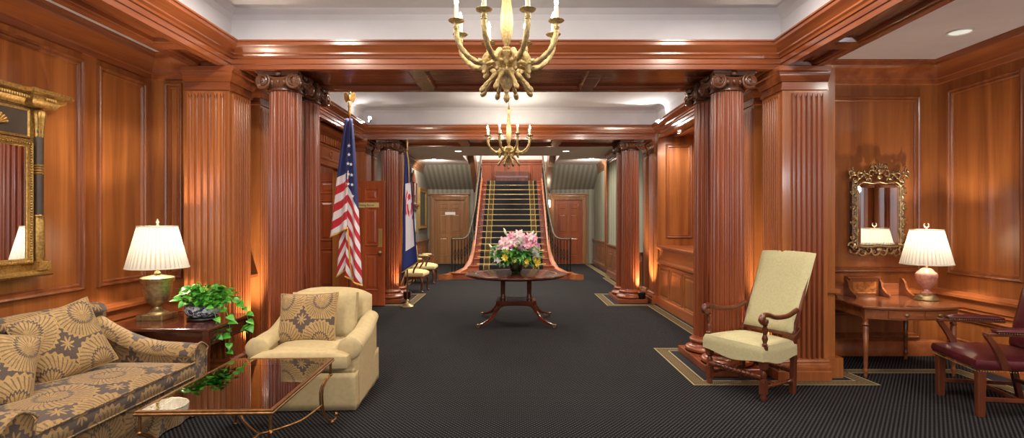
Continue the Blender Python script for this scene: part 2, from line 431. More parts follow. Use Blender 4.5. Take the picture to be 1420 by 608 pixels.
# floor
struct('floor', MB().box(-4.2, 5.2, YB-.3, 20, -.12, 0), 'carpet')
def plain_floor(name, poly): return struct(name, MB().prism(poly, .0005, .004), 'carpet_plain')
def border(name, path, w=.15, z=.006):
    m = MB(); a = offset(path, -w/2); b = offset(path, w/2); L = 0; n = len(path)
    for i in range(n-1):
        seg = (Vector(path[i+1])-Vector(path[i])).length; k = len(m.v)
        m.add([(*a[i], z), (*a[i+1], z), (*b[i+1], z), (*b[i], z)], [(0, 1, 2, 3)])
        m.uv[k] = (L, 0); m.uv[k+1] = (L+seg, 0); m.uv[k+2] = (L+seg, 1); m.uv[k+3] = (L, 1); L += seg
    q = struct(name, m, 'border'); return q
for s, nm in ((1, 'right'), (-1, 'left')):
    wx = 4.84 if s > 0 else -3.75
    a, b_, c = X(s, 1.83), X(s, 3.42), X(s, 2.55)
    yb = 5.62 if s > 0 else 5.35
    path = [(wx-s*.32, -2.9), (wx-s*.32, yb), (X(s, 3.38), yb), (X(s, 3.42), 5.22), (a, 5.22), (a, 6.56), (c, 6.56), (c, 9.97), (a, 9.97), (a, 11.45), (X(s, 2.5), 11.45), (X(s, 2.5), 14.6), (X(s, 2.62), 14.7), (X(s, 2.62), 19.2)]
    border('trim_1' if s > 0 else 'trim_2', path)
    for k, (x0, x1, y0, y1) in enumerate(((a, X(s, 3.42), 5.22, 6.56), (c, X(s, 2.9), 6.56, 9.97), (a, X(s, 2.9), 9.97, 11.45), (wx-s*.32, wx, -2.9, 5.6))):
        if x0 > x1: x0, x1 = x1, x0
        plain_floor('floor_margin_'+nm, [(x0, y0), (x1, y0), (x1, y1), (x0, y1)])

# side walls ------------------------------------------------------------
def panel_wall(m, rect, plane, at, nrm, depth=.014):
    """bead and recess moulding of one wall panel; rect=(a0,a1,z0,z1) along the wall"""
    a0, a1, z0, z1 = rect
    prof = [(0, .001), (.003, .03), (.012, .036), (.026, .03), (.03, .018), (.048, .02), (.06, .008), (.064, -.004), (.068, .001)]
    if plane == 'Y': m.rings((at, a0, z0), (0, 1, 0), (0, 0, 1), (nrm, 0, 0), a1-a0, z1-z0, prof, fill=False)
    else: m.rings((a0, at, z0), (1, 0, 0), (0, 0, 1), (0, nrm, 0), a1-a0, z1-z0, prof, fill=False)
CROWN = lambda h: [(.0, h-.26), (.012, h-.25), (.012, h-.2), (.03, h-.19), (.03, h-.165), (.05, h-.12), (.09, h-.075), (.11, h-.06), (.11, h-.03), (.125, h-.025), (.125, h), (0, h)]
RAIL = [(0, .56), (.02, .57), (.02, .6), (.035, .61), (.035, .66), (.05, .69), (.075, .715), (.075, .745), (.04, .75), (.02, .77), (0, .775)]
BASE = [(0, 0), (.035, 0), (.035, .13), (.025, .15), (.012, .17), (0, .18)]
def side_wall(s, wx, h, name, panels_, low):
    n = -s
    o = struct('wall_'+name, MB().box(min(wx, wx+s*.15), max(wx, wx+s*.15), YB, 6.5, 0, 3.9), 'wall_wood')
    m = MB()
    for r in panels_+low: panel_wall(m, r, 'Y', wx, n)
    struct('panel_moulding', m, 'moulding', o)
    return o
lw = side_wall(-1, LW, 3.25, 'left', [(-2.6, -1.0, .94, 2.94), (-.8, .8, .94, 2.94), (1.0, 2.6, .94, 2.94), (2.8, 4.79, .94, 2.94), (4.95, 5.6, .94, 2.94)],
               [(-2.6, -1, .2, .52), (-.8, .8, .2, .52), (1, 2.6, .2, .52), (2.8, 4.79, .2, .52), (4.95, 5.6, .2, .52)])
rw = side_wall(1, RW, 3.35, 'right', [(-2.6, -1.0, .95, 2.99), (-.8, .8, .95, 2.99), (1.0, 3.2, .95, 2.99), (5.22, 6.14, .95, 2.99)],
               [(-2.6, -1, .2, .52), (-.8, .8, .2, .52), (1, 3.2, .2, .52), (3.5, 5.1, .2, .52), (5.22, 6.14, .2, .52)])
# back walls of the two alcoves
for s, nm, wx, y, h in ((-1, 'left', LW, 5.7, 3.25), (1, 'right', RW, 6.3, 3.35)):
    x0, x1 = sorted((wx, X(s, 3.0)))
    o = struct('wall_alcove_'+nm, MB().box(x0, x1, y, y+.12, 0, 3.9), 'wall_wood')
    m = MB()
    pr = (-3.6, -3.42) if s < 0 else (3.5, 4.62)
    panel_wall(m, (*pr, .95, 2.96), 'X', y, -1); panel_wall(m, (*pr, .2, .52), 'X', y, -1)
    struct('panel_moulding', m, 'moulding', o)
    path = [(wx, YB), (wx, y), (X(s, 3.1), y)]
    struct('trim_3' if s < 0 else 'trim_4', MB().sweep(path, CROWN(h), out=-s), 'rail_y', smooth=40)
    struct('trim_5' if s < 0 else 'trim_6', MB().sweep(path, RAIL, out=-s), 'rail_y', smooth=40)
    struct('baseboard_'+nm, MB().sweep(path, BASE, out=-s), 'rail_y', smooth=40)
# louvred window shutter in the right wall, just beyond the picture's edge (the gilt mirror shows it)
o = sempty('window_1', (RW, 4.25, 1.0))
m = MB().rings((-.03, -.72, 0), (0, 1, 0), (0, 0, 1), (-1, 0, 0), 1.44, 1.9, [(0, -.02), (0, .05), (.07, .06), (.09, .03), (.09, -.02)], fill=False)
struct('window_frame', m, 'wall_wood', o)
for k in range(2):
    y0 = -.62+k*.63
    m = MB()
    m.rings((-.035, y0, .1), (0, 1, 0), (0, 0, 1), (-1, 0, 0), .6, 1.7, [(0, -.01), (0, .03), (.07, .03), (.07, -.01)], fill=False)
    m.box(-.065, -.03, y0+.05, y0+.55, .92, .98)
    for j in range(30):
        z = .2+j*.052
        if .9 < z < .99: continue
        m.add([(-.062, y0+.06, z-.014), (-.062, y0+.54, z-.014), (-.035, y0+.54, z+.02), (-.035, y0+.06, z+.02), (-.058, y0+.06, z-.018), (-.058, y0+.54, z-.018), (-.031, y0+.54, z+.016), (-.031, y0+.06, z+.016)],
              [(0, 1, 2, 3), (7, 6, 5, 4), (0, 4, 5, 1), (3, 2, 6, 7), (0, 3, 7, 4), (1, 5, 6, 2)])
    struct('shutter', m, 'red_wood', o)

# wall behind the camera with three tall windows
o = sempty('wall_back', (0, YB, 0))
m = MB(); xs = [LW-.1, -2.95, -1.45, -.75, .75, 1.45, 2.95, RW+.1]
for i in range(0, 7):
    if i % 2 == 0: m.box(xs[i], xs[i+1], -.15, 0, 0, 3.9)
    else: m.box(xs[i], xs[i+1], -.15, 0, 0, .9); m.box(xs[i], xs[i+1], -.15, 0, 2.9, 3.9)
struct('panelling', m, 'wall_wood', o)

# ---- piers with fluted faces beside the columns (mirrored) -------------
def flutes(m, o, u, n, w, z0, z1, k, proud=.026, depth=.024):
    """a fluted plate standing proud of the pier"""
    o, u, n = map(Vector, (o, u, n)); pts = [(0, 0), (0, proud)]
    p = w/k
    for i in range(k):
        c = (i+.5)*p; r = p*.34
        for j in range(7):
            a = PI*j/6; pts.append((c-r*math.cos(a), proud-depth*1.15*math.sin(a)))
    pts += [(w, proud), (w, 0)]
    vs = [o+u*a+n*b+Vector((0, 0, z)) for z in (z0, z1) for a, b in pts]; q = len(pts)
    fs = [(i, i+1, q+i+1, q+i) for i in range(q-1)] + [tuple(range(q))[::-1], tuple(range(q, 2*q))]
    m.add(vs, fs)
    # rounded fillets closing the groove tops
    for i in range(k):
        c = o+u*((i+.5)*p); r = p*.34
        m.add([c-u*r+n*(proud-.001)+Vector((0, 0, z1-.001)), c+u*r+n*(proud-.001)+Vector((0, 0, z1-.001)), c+n*(proud-.001)+Vector((0, 0, z1-.045)), c+n*(proud-depth)+Vector((0, 0, z1-.001))], [(0, 1, 2), (0, 3, 1), (0, 2, 3), (1, 3, 2)])
CAP = [(-.01, 2.80), (.015, 2.81), (.015, 2.835), (.004, 2.84), (.004, 2.885), (.015, 2.89), (.035, 2.93), (.045, 2.945), (.045, 2.975), (.062, 2.985), (.062, 3.028), (-.01, 3.028)]
PBASE = [(0, 0), (.075, 0), (.075, .09), (.06, .1), (.065, .12), (.06, .14), (.035, .15), (.03, .165), (.035, .18), (.02, .2), (0, .21)]
def pier(s, y0, name, num, front=True, fd=(2.79, 3.10)):
    od = 3.12
    foot = [(X(s, od), y0+.95), (X(s, od), y0), (X(s, 2.68), y0), (X(s, 2.68), y0+.43), (X(s, 2.80), y0+.43), (X(s, 2.80), y0+.68), (X(s, 2.70), y0+.68), (X(s, 2.70), y0+.97)]
    if not front: foot = [(X(s, 2.98), y0+.95), (X(s, 2.98), y0)] + foot[2:]
    m = MB().prism(foot if s > 0 else foot[::-1], 0, 3.05)
    o = struct('wall_pier_'+name, m, 'wall_wood')
    if s > 0 and front: struct('side_stile', MB().box(X(s, 3.12), X(s, 3.25), y0+.1, y0+.9, 0, 3.05).box(X(s, 3.12), X(s, 3.29), y0+.03, y0+.9, 0, .2).box(X(s, 3.12), X(s, 3.28), y0+.06, y0+.9, .83, .87), 'wall_wood', o)
    f = MB()
    wd = fd[1]-fd[0]; x0 = min(X(s, fd[0]), X(s, fd[1]))
    if front:
        flutes(f, (x0, y0, .21), (1, 0, 0), (0, -1, 0), wd, 0, 2.57, 6)
    f2 = MB()
    flutes(f2, (X(s, 2.68), y0+.05, .21), (0, 1, 0), (-s, 0, 0), .33, 0, 2.57, 7, .018, .016)
    flutes(f2, (X(s, 2.70), y0+.71, .21), (0, 1, 0), (-s, 0, 0), .22, 0, 2.57, 5, .016, .014)
    if front: struct('fluting', f, 'red_wood' if s > 0 else 'pil', o)
    struct('fluting', f2, 'pil', o)
    wrap = foot[1:]
    struct('cap_moulding', MB().sweep(wrap, CAP, out=-s), 'beam_x', o, smooth=35)
    struct('base_moulding', MB().sweep(wrap, PBASE, out=-s), 'pil', o, smooth=35)
    x0, x1 = sorted((X(s, 2.72), X(s, 2.82)))
    struct('ledge', MB().box(x0, x1, y0+.43, y0+.68, .93, .96), 'rail_y', o)
    return o
pier(1, 5.35, 'near_right', 1, True, (2.77, 3.07)); pier(-1, 5.35, 'near_left', 2, True, (2.71, 3.08))
pier(1, 10.2, 'far_right', 3, False); pier(-1, 10.2, 'far_left', 4, False)

# ---- beams -------------------------------------------------------------
ZB, ZC, ZT = 3.03, 3.28, 3.60
FAS = [(.003, ZB-.001), (.003, 3.075), (.014, 3.08), (.014, 3.125), (.028, 3.13), (.034, 3.15), (.05, 3.165), (.05, 3.18), (.075, 3.205), (.105, 3.225), (.115, 3.235), (.115, 3.262), (.13, 3.266), (.13, ZC), (0, ZC)]
def coffer(x0, x1, y0, y1, tag_):
    """inner faces of a coffer: four runs of fascia and crown, split by grain"""
    my, mx = MB(), MB()
    for m, sides in ((mx, (0, 2)), (my, (1, 3))):
        k = len(FAS); vs = []
        for d, z in FAS: vs += [(x0+d, y0+d, z), (x1-d, y0+d, z), (x1-d, y1-d, z), (x0+d, y1-d, z)]
        fs = [(j*4+i, j*4+(i+1) % 4, (j+1)*4+(i+1) % 4, (j+1)*4+i) for j in range(k-1) for i in sides]
        m.add(vs, fs)
    return mx, my
def soffit(m, x0, x1, y0, y1, lx, ly):
    """underside of a beam with recessed panels"""
    m.box(x0, x1, y0, y1, ZB+.05, ZB+.2)
    w, h = (x1-x0), (y1-y0)
    for i in range(lx):
        for j in range(ly):
            m.rings((x0+w*i/lx, y0+h*j/ly, ZB), (1, 0, 0), (0, 1, 0), (0, 0, 1), w/lx, h/ly, [(0, 0), (.07, 0), (.08, .012), (.095, .014), (.105, .045)], fill=True)
HL, HR = X(-1, 2.70), X(1, 2.70)
OL, OR = X(-1, 3.04), X(1, 3.05)
B1 = (5.42, 6.38); B2 = (10.15, 11.2)
near = (HL, HR, YB+.02, B1[0]); mid = (HL, HR, B1[1], B2[0])
n_ = 7
for c in (near, mid):
    mx, my = coffer(*c, '')
    struct('trim_%d' % n_, mx, 'beam_x', smooth=30); struct('trim_%d' % (n_+1), my, 'beam_y', smooth=30); n_ += 2
m = MB(); soffit(m, HL, HR, *B1, 3, 1); 
m.box(HL, HR, B1[0]+.06, B1[1]-.06, ZB+.1, ZC-.002); struct('trim_11', m, 'beam_x')
m = MB(); soffit(m, HL, HR, *B2, 3, 1); m.box(HL, HR, B2[0]+.06, B2[1], ZB+.1, 3.9); struct('trim_12', m, 'beam_x')
for k, (a, b_, s) in enumerate(((OL, HL, -1), (HR, OR, 1))):
    m = MB()
    ys = [YB+.02, -1.2, .8, 2.75, 4.72, 5.42]
    for i in range(5): soffit(m, a, b_, ys[i], ys[i+1], 1, 1)
    soffit(m, a, b_, B1[1], 8.2, 1, 1); soffit(m, a, b_, 8.2, B2[0], 1, 1)
    soffit(m, a, b_, *B1, 1, 1); soffit(m, a, b_, *B2, 1, 1)
    m.box(a+.01, b_-.01, YB+.02, B2[1], ZB+.1, ZC-.002)
    x = a if s < 0 else b_
    m.box(min(x, x+s*.02), max(x, x+s*.02), YB+.02, B2[1], ZB+.03, 3.7)
    struct('trim_%d' % (13+k), m, 'beam_y')
# tray ceilings
def tray(name, c):
    x0, x1, y0, y1 = c[0]+.0, c[1]-.0, c[2]+.0, c[3]-.0
    m = MB(); ch = .09
    lo = [(x0, y0), (x1, y0), (x1, y1), (x0, y1)]
    rz = [(0, ZC-.01), (0, ZT-ch), (ch*.3, ZT-ch*.45), (ch, ZT)]
    vs = []
    for d, z in rz: vs += [(x0+d, y0+d, z), (x1-d, y0+d, z), (x1-d, y1-d, z), (x0+d, y1-d, z)]
    fs = [(j*4+i, j*4+(i+1) % 4, (j+1)*4+(i+1) % 4, (j+1)*4+i) for j in range(3) for i in range(4)] + [(12, 13, 14, 15)]
    struct(name, m.add(vs, fs), 'ceiling', solid=.0)
tray('ceiling', near); tray('ceiling', mid)
struct('ceiling', MB().box(LW-.1, OL, YB, 6.5, 3.25, 3.35), 'alcove_ceiling')
struct('ceiling', MB().box(OR, RW+.1, YB, 6.5, 3.35, 3.45), 'alcove_ceiling')
struct('ceiling', MB().box(LW-.2, RW+.2, YB-.2, 11.5, 3.95, 4.05), 'alcove_ceiling')

# ---- right bay: panelled half wall with a deep ledge ----------------------
o = struct('wall_low_right', MB().box(2.63, 3.75, 6.33, 10.2, 0, 1.05), 'rail_y')
m = MB()
for i in range(5):
    y0 = 6.42+i*.73
    m.rings((2.63, y0, .16), (0, 1, 0), (0, 0, 1), (-1, 0, 0), .63, .54, [(0, .001), (.005, .014), (.02, .016), (.03, .004), (.05, .003), (.075, .014)])
struct('raised_panel', m, 'wall_wood', o)
struct('ledge_cap', MB().sweep([(2.63, 6.33), (2.63, 10.05)], [(0, 1.0), (.015, 1.01), (.03, 1.03), (.05, 1.05), (.05, 1.075), (.04, 1.085), (-1.12, 1.085)], out=-1), 'rail_y', o)
struct('rail', MB().sweep([(2.63, 6.33), (2.63, 10.05)], [(0, .74), (.02, .75), (.045, .775), (.045, .8), (.02, .81), (.0, .83)], out=-1), 'rail_y', o, smooth=40)
struct('baseboard_low', MB().sweep([(2.63, 6.33), (2.63, 10.05)], BASE, out=-1), 'rail_y', o, smooth=40)
o = struct('wall_niche_back', MB().box(2.60, 3.9, 10.0, 10.2, 0, 3.2), 'wall_wood')
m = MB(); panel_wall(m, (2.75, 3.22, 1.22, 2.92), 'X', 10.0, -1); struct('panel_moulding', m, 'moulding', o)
struct('wall_niche_side', MB().box(3.75, 3.9, 6.43, 10.0, 0, 3.2), 'wall_wood')
struct('wall_niche_front', MB().box(3.1, 4.9, 6.33, 6.42, 0, 3.9).box(2.64, 2.8, 6.31, 6.36, 0, 3.05), 'wall_wood')
struct('ceiling', MB().box(OR-.05, 4.0, 6.36, 10.25, 3.06, 3.14), 'wall_wood')

# ---- left bay: wall with the cased double-door opening --------------------
DW = -3.12
o = struct('wall_door_side', MB().box(DW-.16, DW, 6.3, 8.35, 0, 3.2).box(DW-.16, DW, 9.96, 10.2, 0, 3.2).box(DW-.16, DW, 8.35, 9.96, 2.46, 3.2), 'wall_wood')
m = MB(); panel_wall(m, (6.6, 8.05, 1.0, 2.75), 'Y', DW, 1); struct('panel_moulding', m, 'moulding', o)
ent = MB().sweep([(DW, 6.5), (DW, 10.15)], [(0, 2.9), (.05, 2.91), (.09, 2.95), (.12, 2.96), (.12, 2.99), (.16, 3.02), (.16, 3.05), (0, 3.05)], out=1)
ent.sweep([(DW, 6.5), (DW, 10.15)], [(0, 2.44), (.03, 2.45), (.03, 2.52), (.045, 2.54), (.02, 2.56), (.02, 2.74), (.04, 2.76), (.04, 2.78), (0, 2.79)], out=1)
struct('trim_15', ent, 'rail_y', o, smooth=30)
for i in range(32):
    y = 6.55+i*.112
    struct('dentil', MB().box(DW, DW+.085, y, y+.055, 2.79, 2.9), 'rail_y', o)
for y in (8.25, 9.3):
    mm = MB(); mm.tube([(DW+.032, y+.055*math.cos(a*PI/12), 2.65+.055*math.sin(a*PI/12)) for a in range(24)], .012, 6, closed=True); mm.ell((DW+.03, y, 2.65), .014, .03, .03)
    for k in range(5):
        a = PI*(.15+.175*k); mm.tube([(DW+.03, y, 2.6), (DW+.032, y+.05*math.cos(a)*-1, 2.6-.035*math.sin(a))], .007, 5)
    struct('rosette', mm, 'rail_y', o, smooth=60)
struct('door_casing', MB().rings((DW, 8.22, 0), (0, 1, 0), (0, 0, 1), (1, 0, 0), 1.87, 2.58, [(0, 0), (0, .03), (.03, .035), (.05, .022), (.1, .02), (.125, .0)], fill=False), 'rail_y', o)
struct('ceiling', MB().box(DW-.2, OL+.05, 6.3, 10.25, 3.1, 3.16), 'alcove_ceiling')
# room seen through the opening
struct('wall_side_room', MB().box(-5.2, DW-.16, 10.2, 10.3, 0, 3.1).box(-5.3, -5.2, 7.8, 10.3, 0, 3.1).box(-5.2, DW-.16, 7.8, 7.9, 0, 3.1), 'wall_wood')
struct('ceiling', MB().box(-5.3, DW-.05, 7.8, 10.3, 3.0, 3.1), 'alcove_ceiling')
struct('floor', MB().box(-5.3, -4.2, 7.8, 10.3, -.12, 0), 'carpet_plain')

def six_panel(w, h, t=.045, mat='door', parent=None, plaque=None, lever=True, knob_side=1, push=False):
    """leaf in XZ plane, front towards -Y, hinge corner at origin"""
    leaf = struct('door_leaf', MB().box(0, w, 0, t, 0, h), mat, parent)
    m = MB(); st = w*.13; mid = w*.1; pw = (w-2*st-mid)/2
    for z0, z1 in ((.12*h, .42*h), (.48*h, .79*h), (.84*h, .94*h)):
        for x0 in (st, st+pw+mid):
            for yy, nn in ((-.0, -1), (t, 1)):
                m.rings((x0, yy, z0), (1, 0, 0), (0, 0, 1), (0, nn, 0), pw, z1-z0, [(0, .001), (.004, .012), (.014, .012), (.024, .003), (.05, .003), (.075, .012)])
    struct('door_panels', m, mat, leaf)
    if lever:
        k = MB(); x = w-.07 if knob_side > 0 else .07
        k.rod((x, -.0, .95), (x, -.02, .95), [(.03, 0), (.03, 1)], 16); k.rod((x, -.02, .95), (x, -.065, .95), [(.012, 0), (.012, .4), (.026, .5), (.03, .75), (.018, 1)], 16)
        struct('door_knob', k, 'brass', leaf, smooth=50)
    return leaf
d = sempty('door_3', (DW, 9.93, .01), math.radians(-4))
lf = six_panel(.80, 2.235, parent=d)
struct('push_plate', MB().box(.68, .76, -.006, 0, 1.05, 1.38), 'plaque', lf)
pl = struct('name_plate', MB().box(.14, .70, -.008, 0, 1.755, 1.845), 'plate', lf)
def text(body, size, loc, rot, mat, parent, extr=.0015, name='lettering'):
    c = bpy.data.curves.new(name, 'FONT'); c.body = body; c.size = size; c.align_x = 'CENTER'; c.align_y = 'CENTER'; c.extrude = extr
    o = bpy.data.objects.new(name, c); COL.objects.link(o); o.location = loc; o.rotation_euler = rot; c.materials.append(M[mat]); o.parent = parent; return o
text('The Dining Room', .055, (.42, -.0095, 1.8), (PI/2, 0, 0), 'rail_dark', pl)
d = sempty('door_4', (-5.0, 10.13, .01)); six_panel(.92, 2.4, parent=d); 
lf2 = six_panel(.9, 2.4, parent=d); lf2.location.x = .93

# ---- lobby beyond the second beam ----------------------------------------
LL, LR, YD, HC = -3.04, 2.62, 19.4, 3.35
DH, DX = 2.24, ((-2.79, 1.03), (1.42, .98))
m = MB().box(-3.3, -2.79, YD, YD+.15, 0, 3.6).box(-1.76, -1.2, YD, YD+.15, 0, 3.6).box(-2.79, -1.76, YD, YD+.15, DH, 3.6)
m.box(1.04, 1.42, YD, YD+.15, 0, 3.6).box(2.40, 3.1, YD, YD+.15, 0, 3.6).box(1.42, 2.40, YD, YD+.15, DH, 3.6)
struct('wall_lobby_back', m, 'paper')
for k, (x0, w_, mat) in enumerate(((-2.79, 1.03, 'oak'), (1.42, .98, 'red_wood'))):
    d = sempty('door_%d' % (k+1), (x0, YD+.04, 0))
    cas = MB().rings((-.17, -.04, -.2), (1, 0, 0), (0, 0, 1), (0, -1, 0), w_+.34, DH+.37, [(0, 0), (0, .045), (.03, .05), (.06, .03), (.14, .025), (.17, .015), (.17, -.03)], fill=False)
    cas.sweep([(-.2, -.04), (w_+.2, -.04)], [(0, DH+.15), (.05, DH+.16), (.09, DH+.2), (.09, DH+.23), (0, DH+.23)], out=1)
    struct('door_casing', cas, 'oak', d)
    lf = six_panel(w_, DH, mat=mat if k == 0 else 'red_wood', parent=d, knob_side=1 if k == 0 else -1)
    if k == 0:
        p = struct('name_plate', MB().box(.36, .72, -.022, -.012, 1.72, 1.82), 'white', lf)
    struct('threshold', MB().box(0, w_, -.05, .05, 0, .015), 'gilt', d)
# side walls: wallpaper over wainscot, wooden crown
for s, wx, nm, segs in ((-1, LL, 'left', ((11.2, 19.45, LL),)), (1, LR, 'right', ((11.2, 15.3, LR), (16.85, 19.45, 2.8)))):
    for y0, y1, x in segs:
        a, b_ = sorted((x, x+s*.4))
        o = struct('wall_lobby_'+nm, MB().box(a, b_, y0, y1, .85, 3.6), 'sage' if s > 0 else 'paper')
        a, b_ = sorted((x-s*.02, x+s*.4))
        wn = struct('wainscot', MB().box(a, b_, y0, y1, 0, .85), 'lobby', o)
        m = MB(); q = int((y1-y0)/.8)
        for i in range(q):
            yy = y0+.08+i*(y1-y0)/q
            m.rings((x-s*.02, yy, .2), (0, 1, 0), (0, 0, 1), (-s, 0, 0), (y1-y0)/q-.16, .5, [(0, .001), (.005, .012), (.02, .014), (.03, .003), (.06, .003), (.08, .012)])
        struct('wainscot_panel', m, 'lobby', wn)
        struct('rail', MB().sweep([(x-s*.02, y0), (x-s*.02, y1)], [(0, .8), (.02, .82), (.04, .85), (.04, .88), (-.02, .89)], out=-s), 'lobby', o)
        struct('baseboard_lobby', MB().sweep([(x-s*.02, y0), (x-s*.02, y1)], BASE, out=-s), 'lobby', o)
        struct('crown_moulding', MB().sweep([(x, y0), (x, y1)], CROWN(HC), out=-s), 'lobby', o)
# wooden pier and end faces where the right lobby wall steps back
o = struct('wall_lobby_pier', MB().box(LR-.04, LR+.5, 15.3, 15.48, 0, 3.5).box(2.76, 3.1, 16.72, 16.9, 0, 3.5), 'lobby')
struct('wall_lobby_recess', MB().box(3.6, 3.7, 15.3, 17, 0, 3.5).box(3.0, 3.7, 16.9, 17.0, 0, 3.5), 'sage')
struct('wall_lobby_front', MB().box(-5, -2.99, 11.15, 11.3, 0, 3.9).box(3.0, 5, 11.15, 11.3, 0, 3.9), 'sage')
struct('wall_side_passage', MB().box(X(1,2.98)+.3, X(1,2.98)+.4, 10.2, 11.3, 0, 3.4), 'sage')
# lobby ceiling with the stairwell opening
m = MB().box(-3.6, 3.9, 11.1, 15.5, HC, HC+.3).box(-3.6, -1.45, 15.5, 19.6, HC, HC+.3).box(1.28, 3.9, 15.5, 19.6, HC, HC+.3)
struct('ceiling', m, 'alcove_ceiling')
# sloping soffits of the upper flights, with wallpaper below
for s, x0, x1 in ((-1, LL, -1.42), (1, 1.26, 2.85)):
    struct('ceiling_slope', MB().prism([(17.95, HC+.01), (YD, 2.62), (YD, 3.5), (17.95, 3.5)], x0, x1, 'X'), 'paper')
    xb = -1.42 if s < 0 else 1.26
    xa, xc = sorted((xb, xb-s*.17))
    struct('trim_%d' % (16 if s < 0 else 17), MB().prism([(YD, 2.5), (YD, 3.0), (16.5, 4.5), (16.5, 3.7), (17.75, 3.25)], xa, xc, 'X'), 'lobby')
# stairwell above the lobby
struct('wall_stairwell', MB().box(-1.5, -1.46, 15.5, 20.7, HC+.02, 6).box(1.3, 1.34, 15.5, 20.7, HC+.02, 6).box(-1.5, 1.34, 20.6, 20.7, 2.6, 6).box(-1.5, 1.34, 15.42, 15.5, HC+.3, 6)
       .box(-1.5, -1.2, 19.45, 20.6, 2.6, 6).box(1.04, 1.34, 19.45, 20.6, 2.6, 6), 'alcove_ceiling')
struct('ceiling', MB().box(-1.6, 1.5, 15.4, 20.8, 6, 6.1), 'alcove_ceiling')
o = struct('wall_landing', MB().box(-1.3, 1.14, 20.5, 20.6, 2.8, 3.74), 'red_wood')
m = MB()
for i in range(5):
    m.rings((-1.25+i*.48, 20.5, 2.95), (1, 0, 0), (0, 0, 1), (0, -1, 0), .44, .66, [(0, 0), (.01, .016), (.03, .004)], fill=True)
m.box(-1.3, 1.14, 20.44, 20.5, 3.7, 3.78)
struct('wainscot', m, 'red_wood', o)
# ================================================================== staircase
st = thing('staircase', 'grand wooden staircase with a black striped carpet runner and gold rods', 'staircase', (CX, 14.3, 0))
RS, TR, NS = .169, .28, 17
def half(y):                                    # half width of the flight at distance y from the first riser
    if y > .75: return 1.0
    t = (.75-y)/.75; return 1.0+.34*t**2.2
for k in range(NS):
    y0 = k*TR; z1 = (k+1)*RS
    y1 = 5.1 if k == NS-1 else y0+TR+.03
    h0, h1 = half(y0), half(y1)
    m = MB().prism([(-h0-.04*(k < 2), y0), (h0+.04*(k < 2), y0), (h1, y1), (-h1, y1)], max(0, z1-RS) if k else 0, z1-.028)
    m.prism([(-h0, y0-.028), (h0, y0-.028), (h1, y1), (-h1, y1)], z1-.03, z1)
    if k == 0:
        m = MB()
        poly = [(-1.3, -.0), (1.3, 0)] + [(1.42+.2*math.sin(a), .17-.17*math.cos(a)) for a in [i*PI/8 for i in range(9)]] + [(-1.42-.2*math.sin(a), .17-.17*math.cos(a)) for a in [i*PI/8 for i in range(8, -1, -1)]]
        m.prism(poly, 0, z1-.03); m.prism([(x*1.015, y-.02) for x, y in poly], z1-.03, z1)
    obj('step', m, 'stair', st, bevel=.006)
# runner
m = MB(); pts = [(-.002-.012, .0)]
for k in range(NS):
    y0 = k*TR; z1 = (k+1)*RS
    pts += [(y0-.036, z1-.03), (y0-.036, z1+.004), (y0+TR-.006 if k < NS-1 else 5.0, z1+.006)]
L = 0; W = .845
for i in range(len(pts)-1):
    (ya, za), (yb, zb) = pts[i], pts[i+1]; n = len(m.v); seg = math.hypot(yb-ya, zb-za)
    m.add([(-W, ya, za), (W, ya, za), (W, yb, zb), (-W, yb, zb)], [(0, 1, 2, 3)])
    m.uv[n] = (0, L); m.uv[n+1] = (1, L); m.uv[n+2] = (1, L+seg); m.uv[n+3] = (0, L+seg); L += seg
obj('carpet_runner', m, 'runner', st)
for k in range(NS-1):
    y0 = (k+1)*TR-.02; z = (k+1)*RS+.016
    obj('stair_rod', MB().tube([(-.9, y0, z), (.9, y0, z)], .013, 8).ell((-.91, y0, z), .022, .02, .02, 10, 6).ell((.91, y0, z), .022, .02, .02, 10, 6), 'plaque', st, smooth=60)
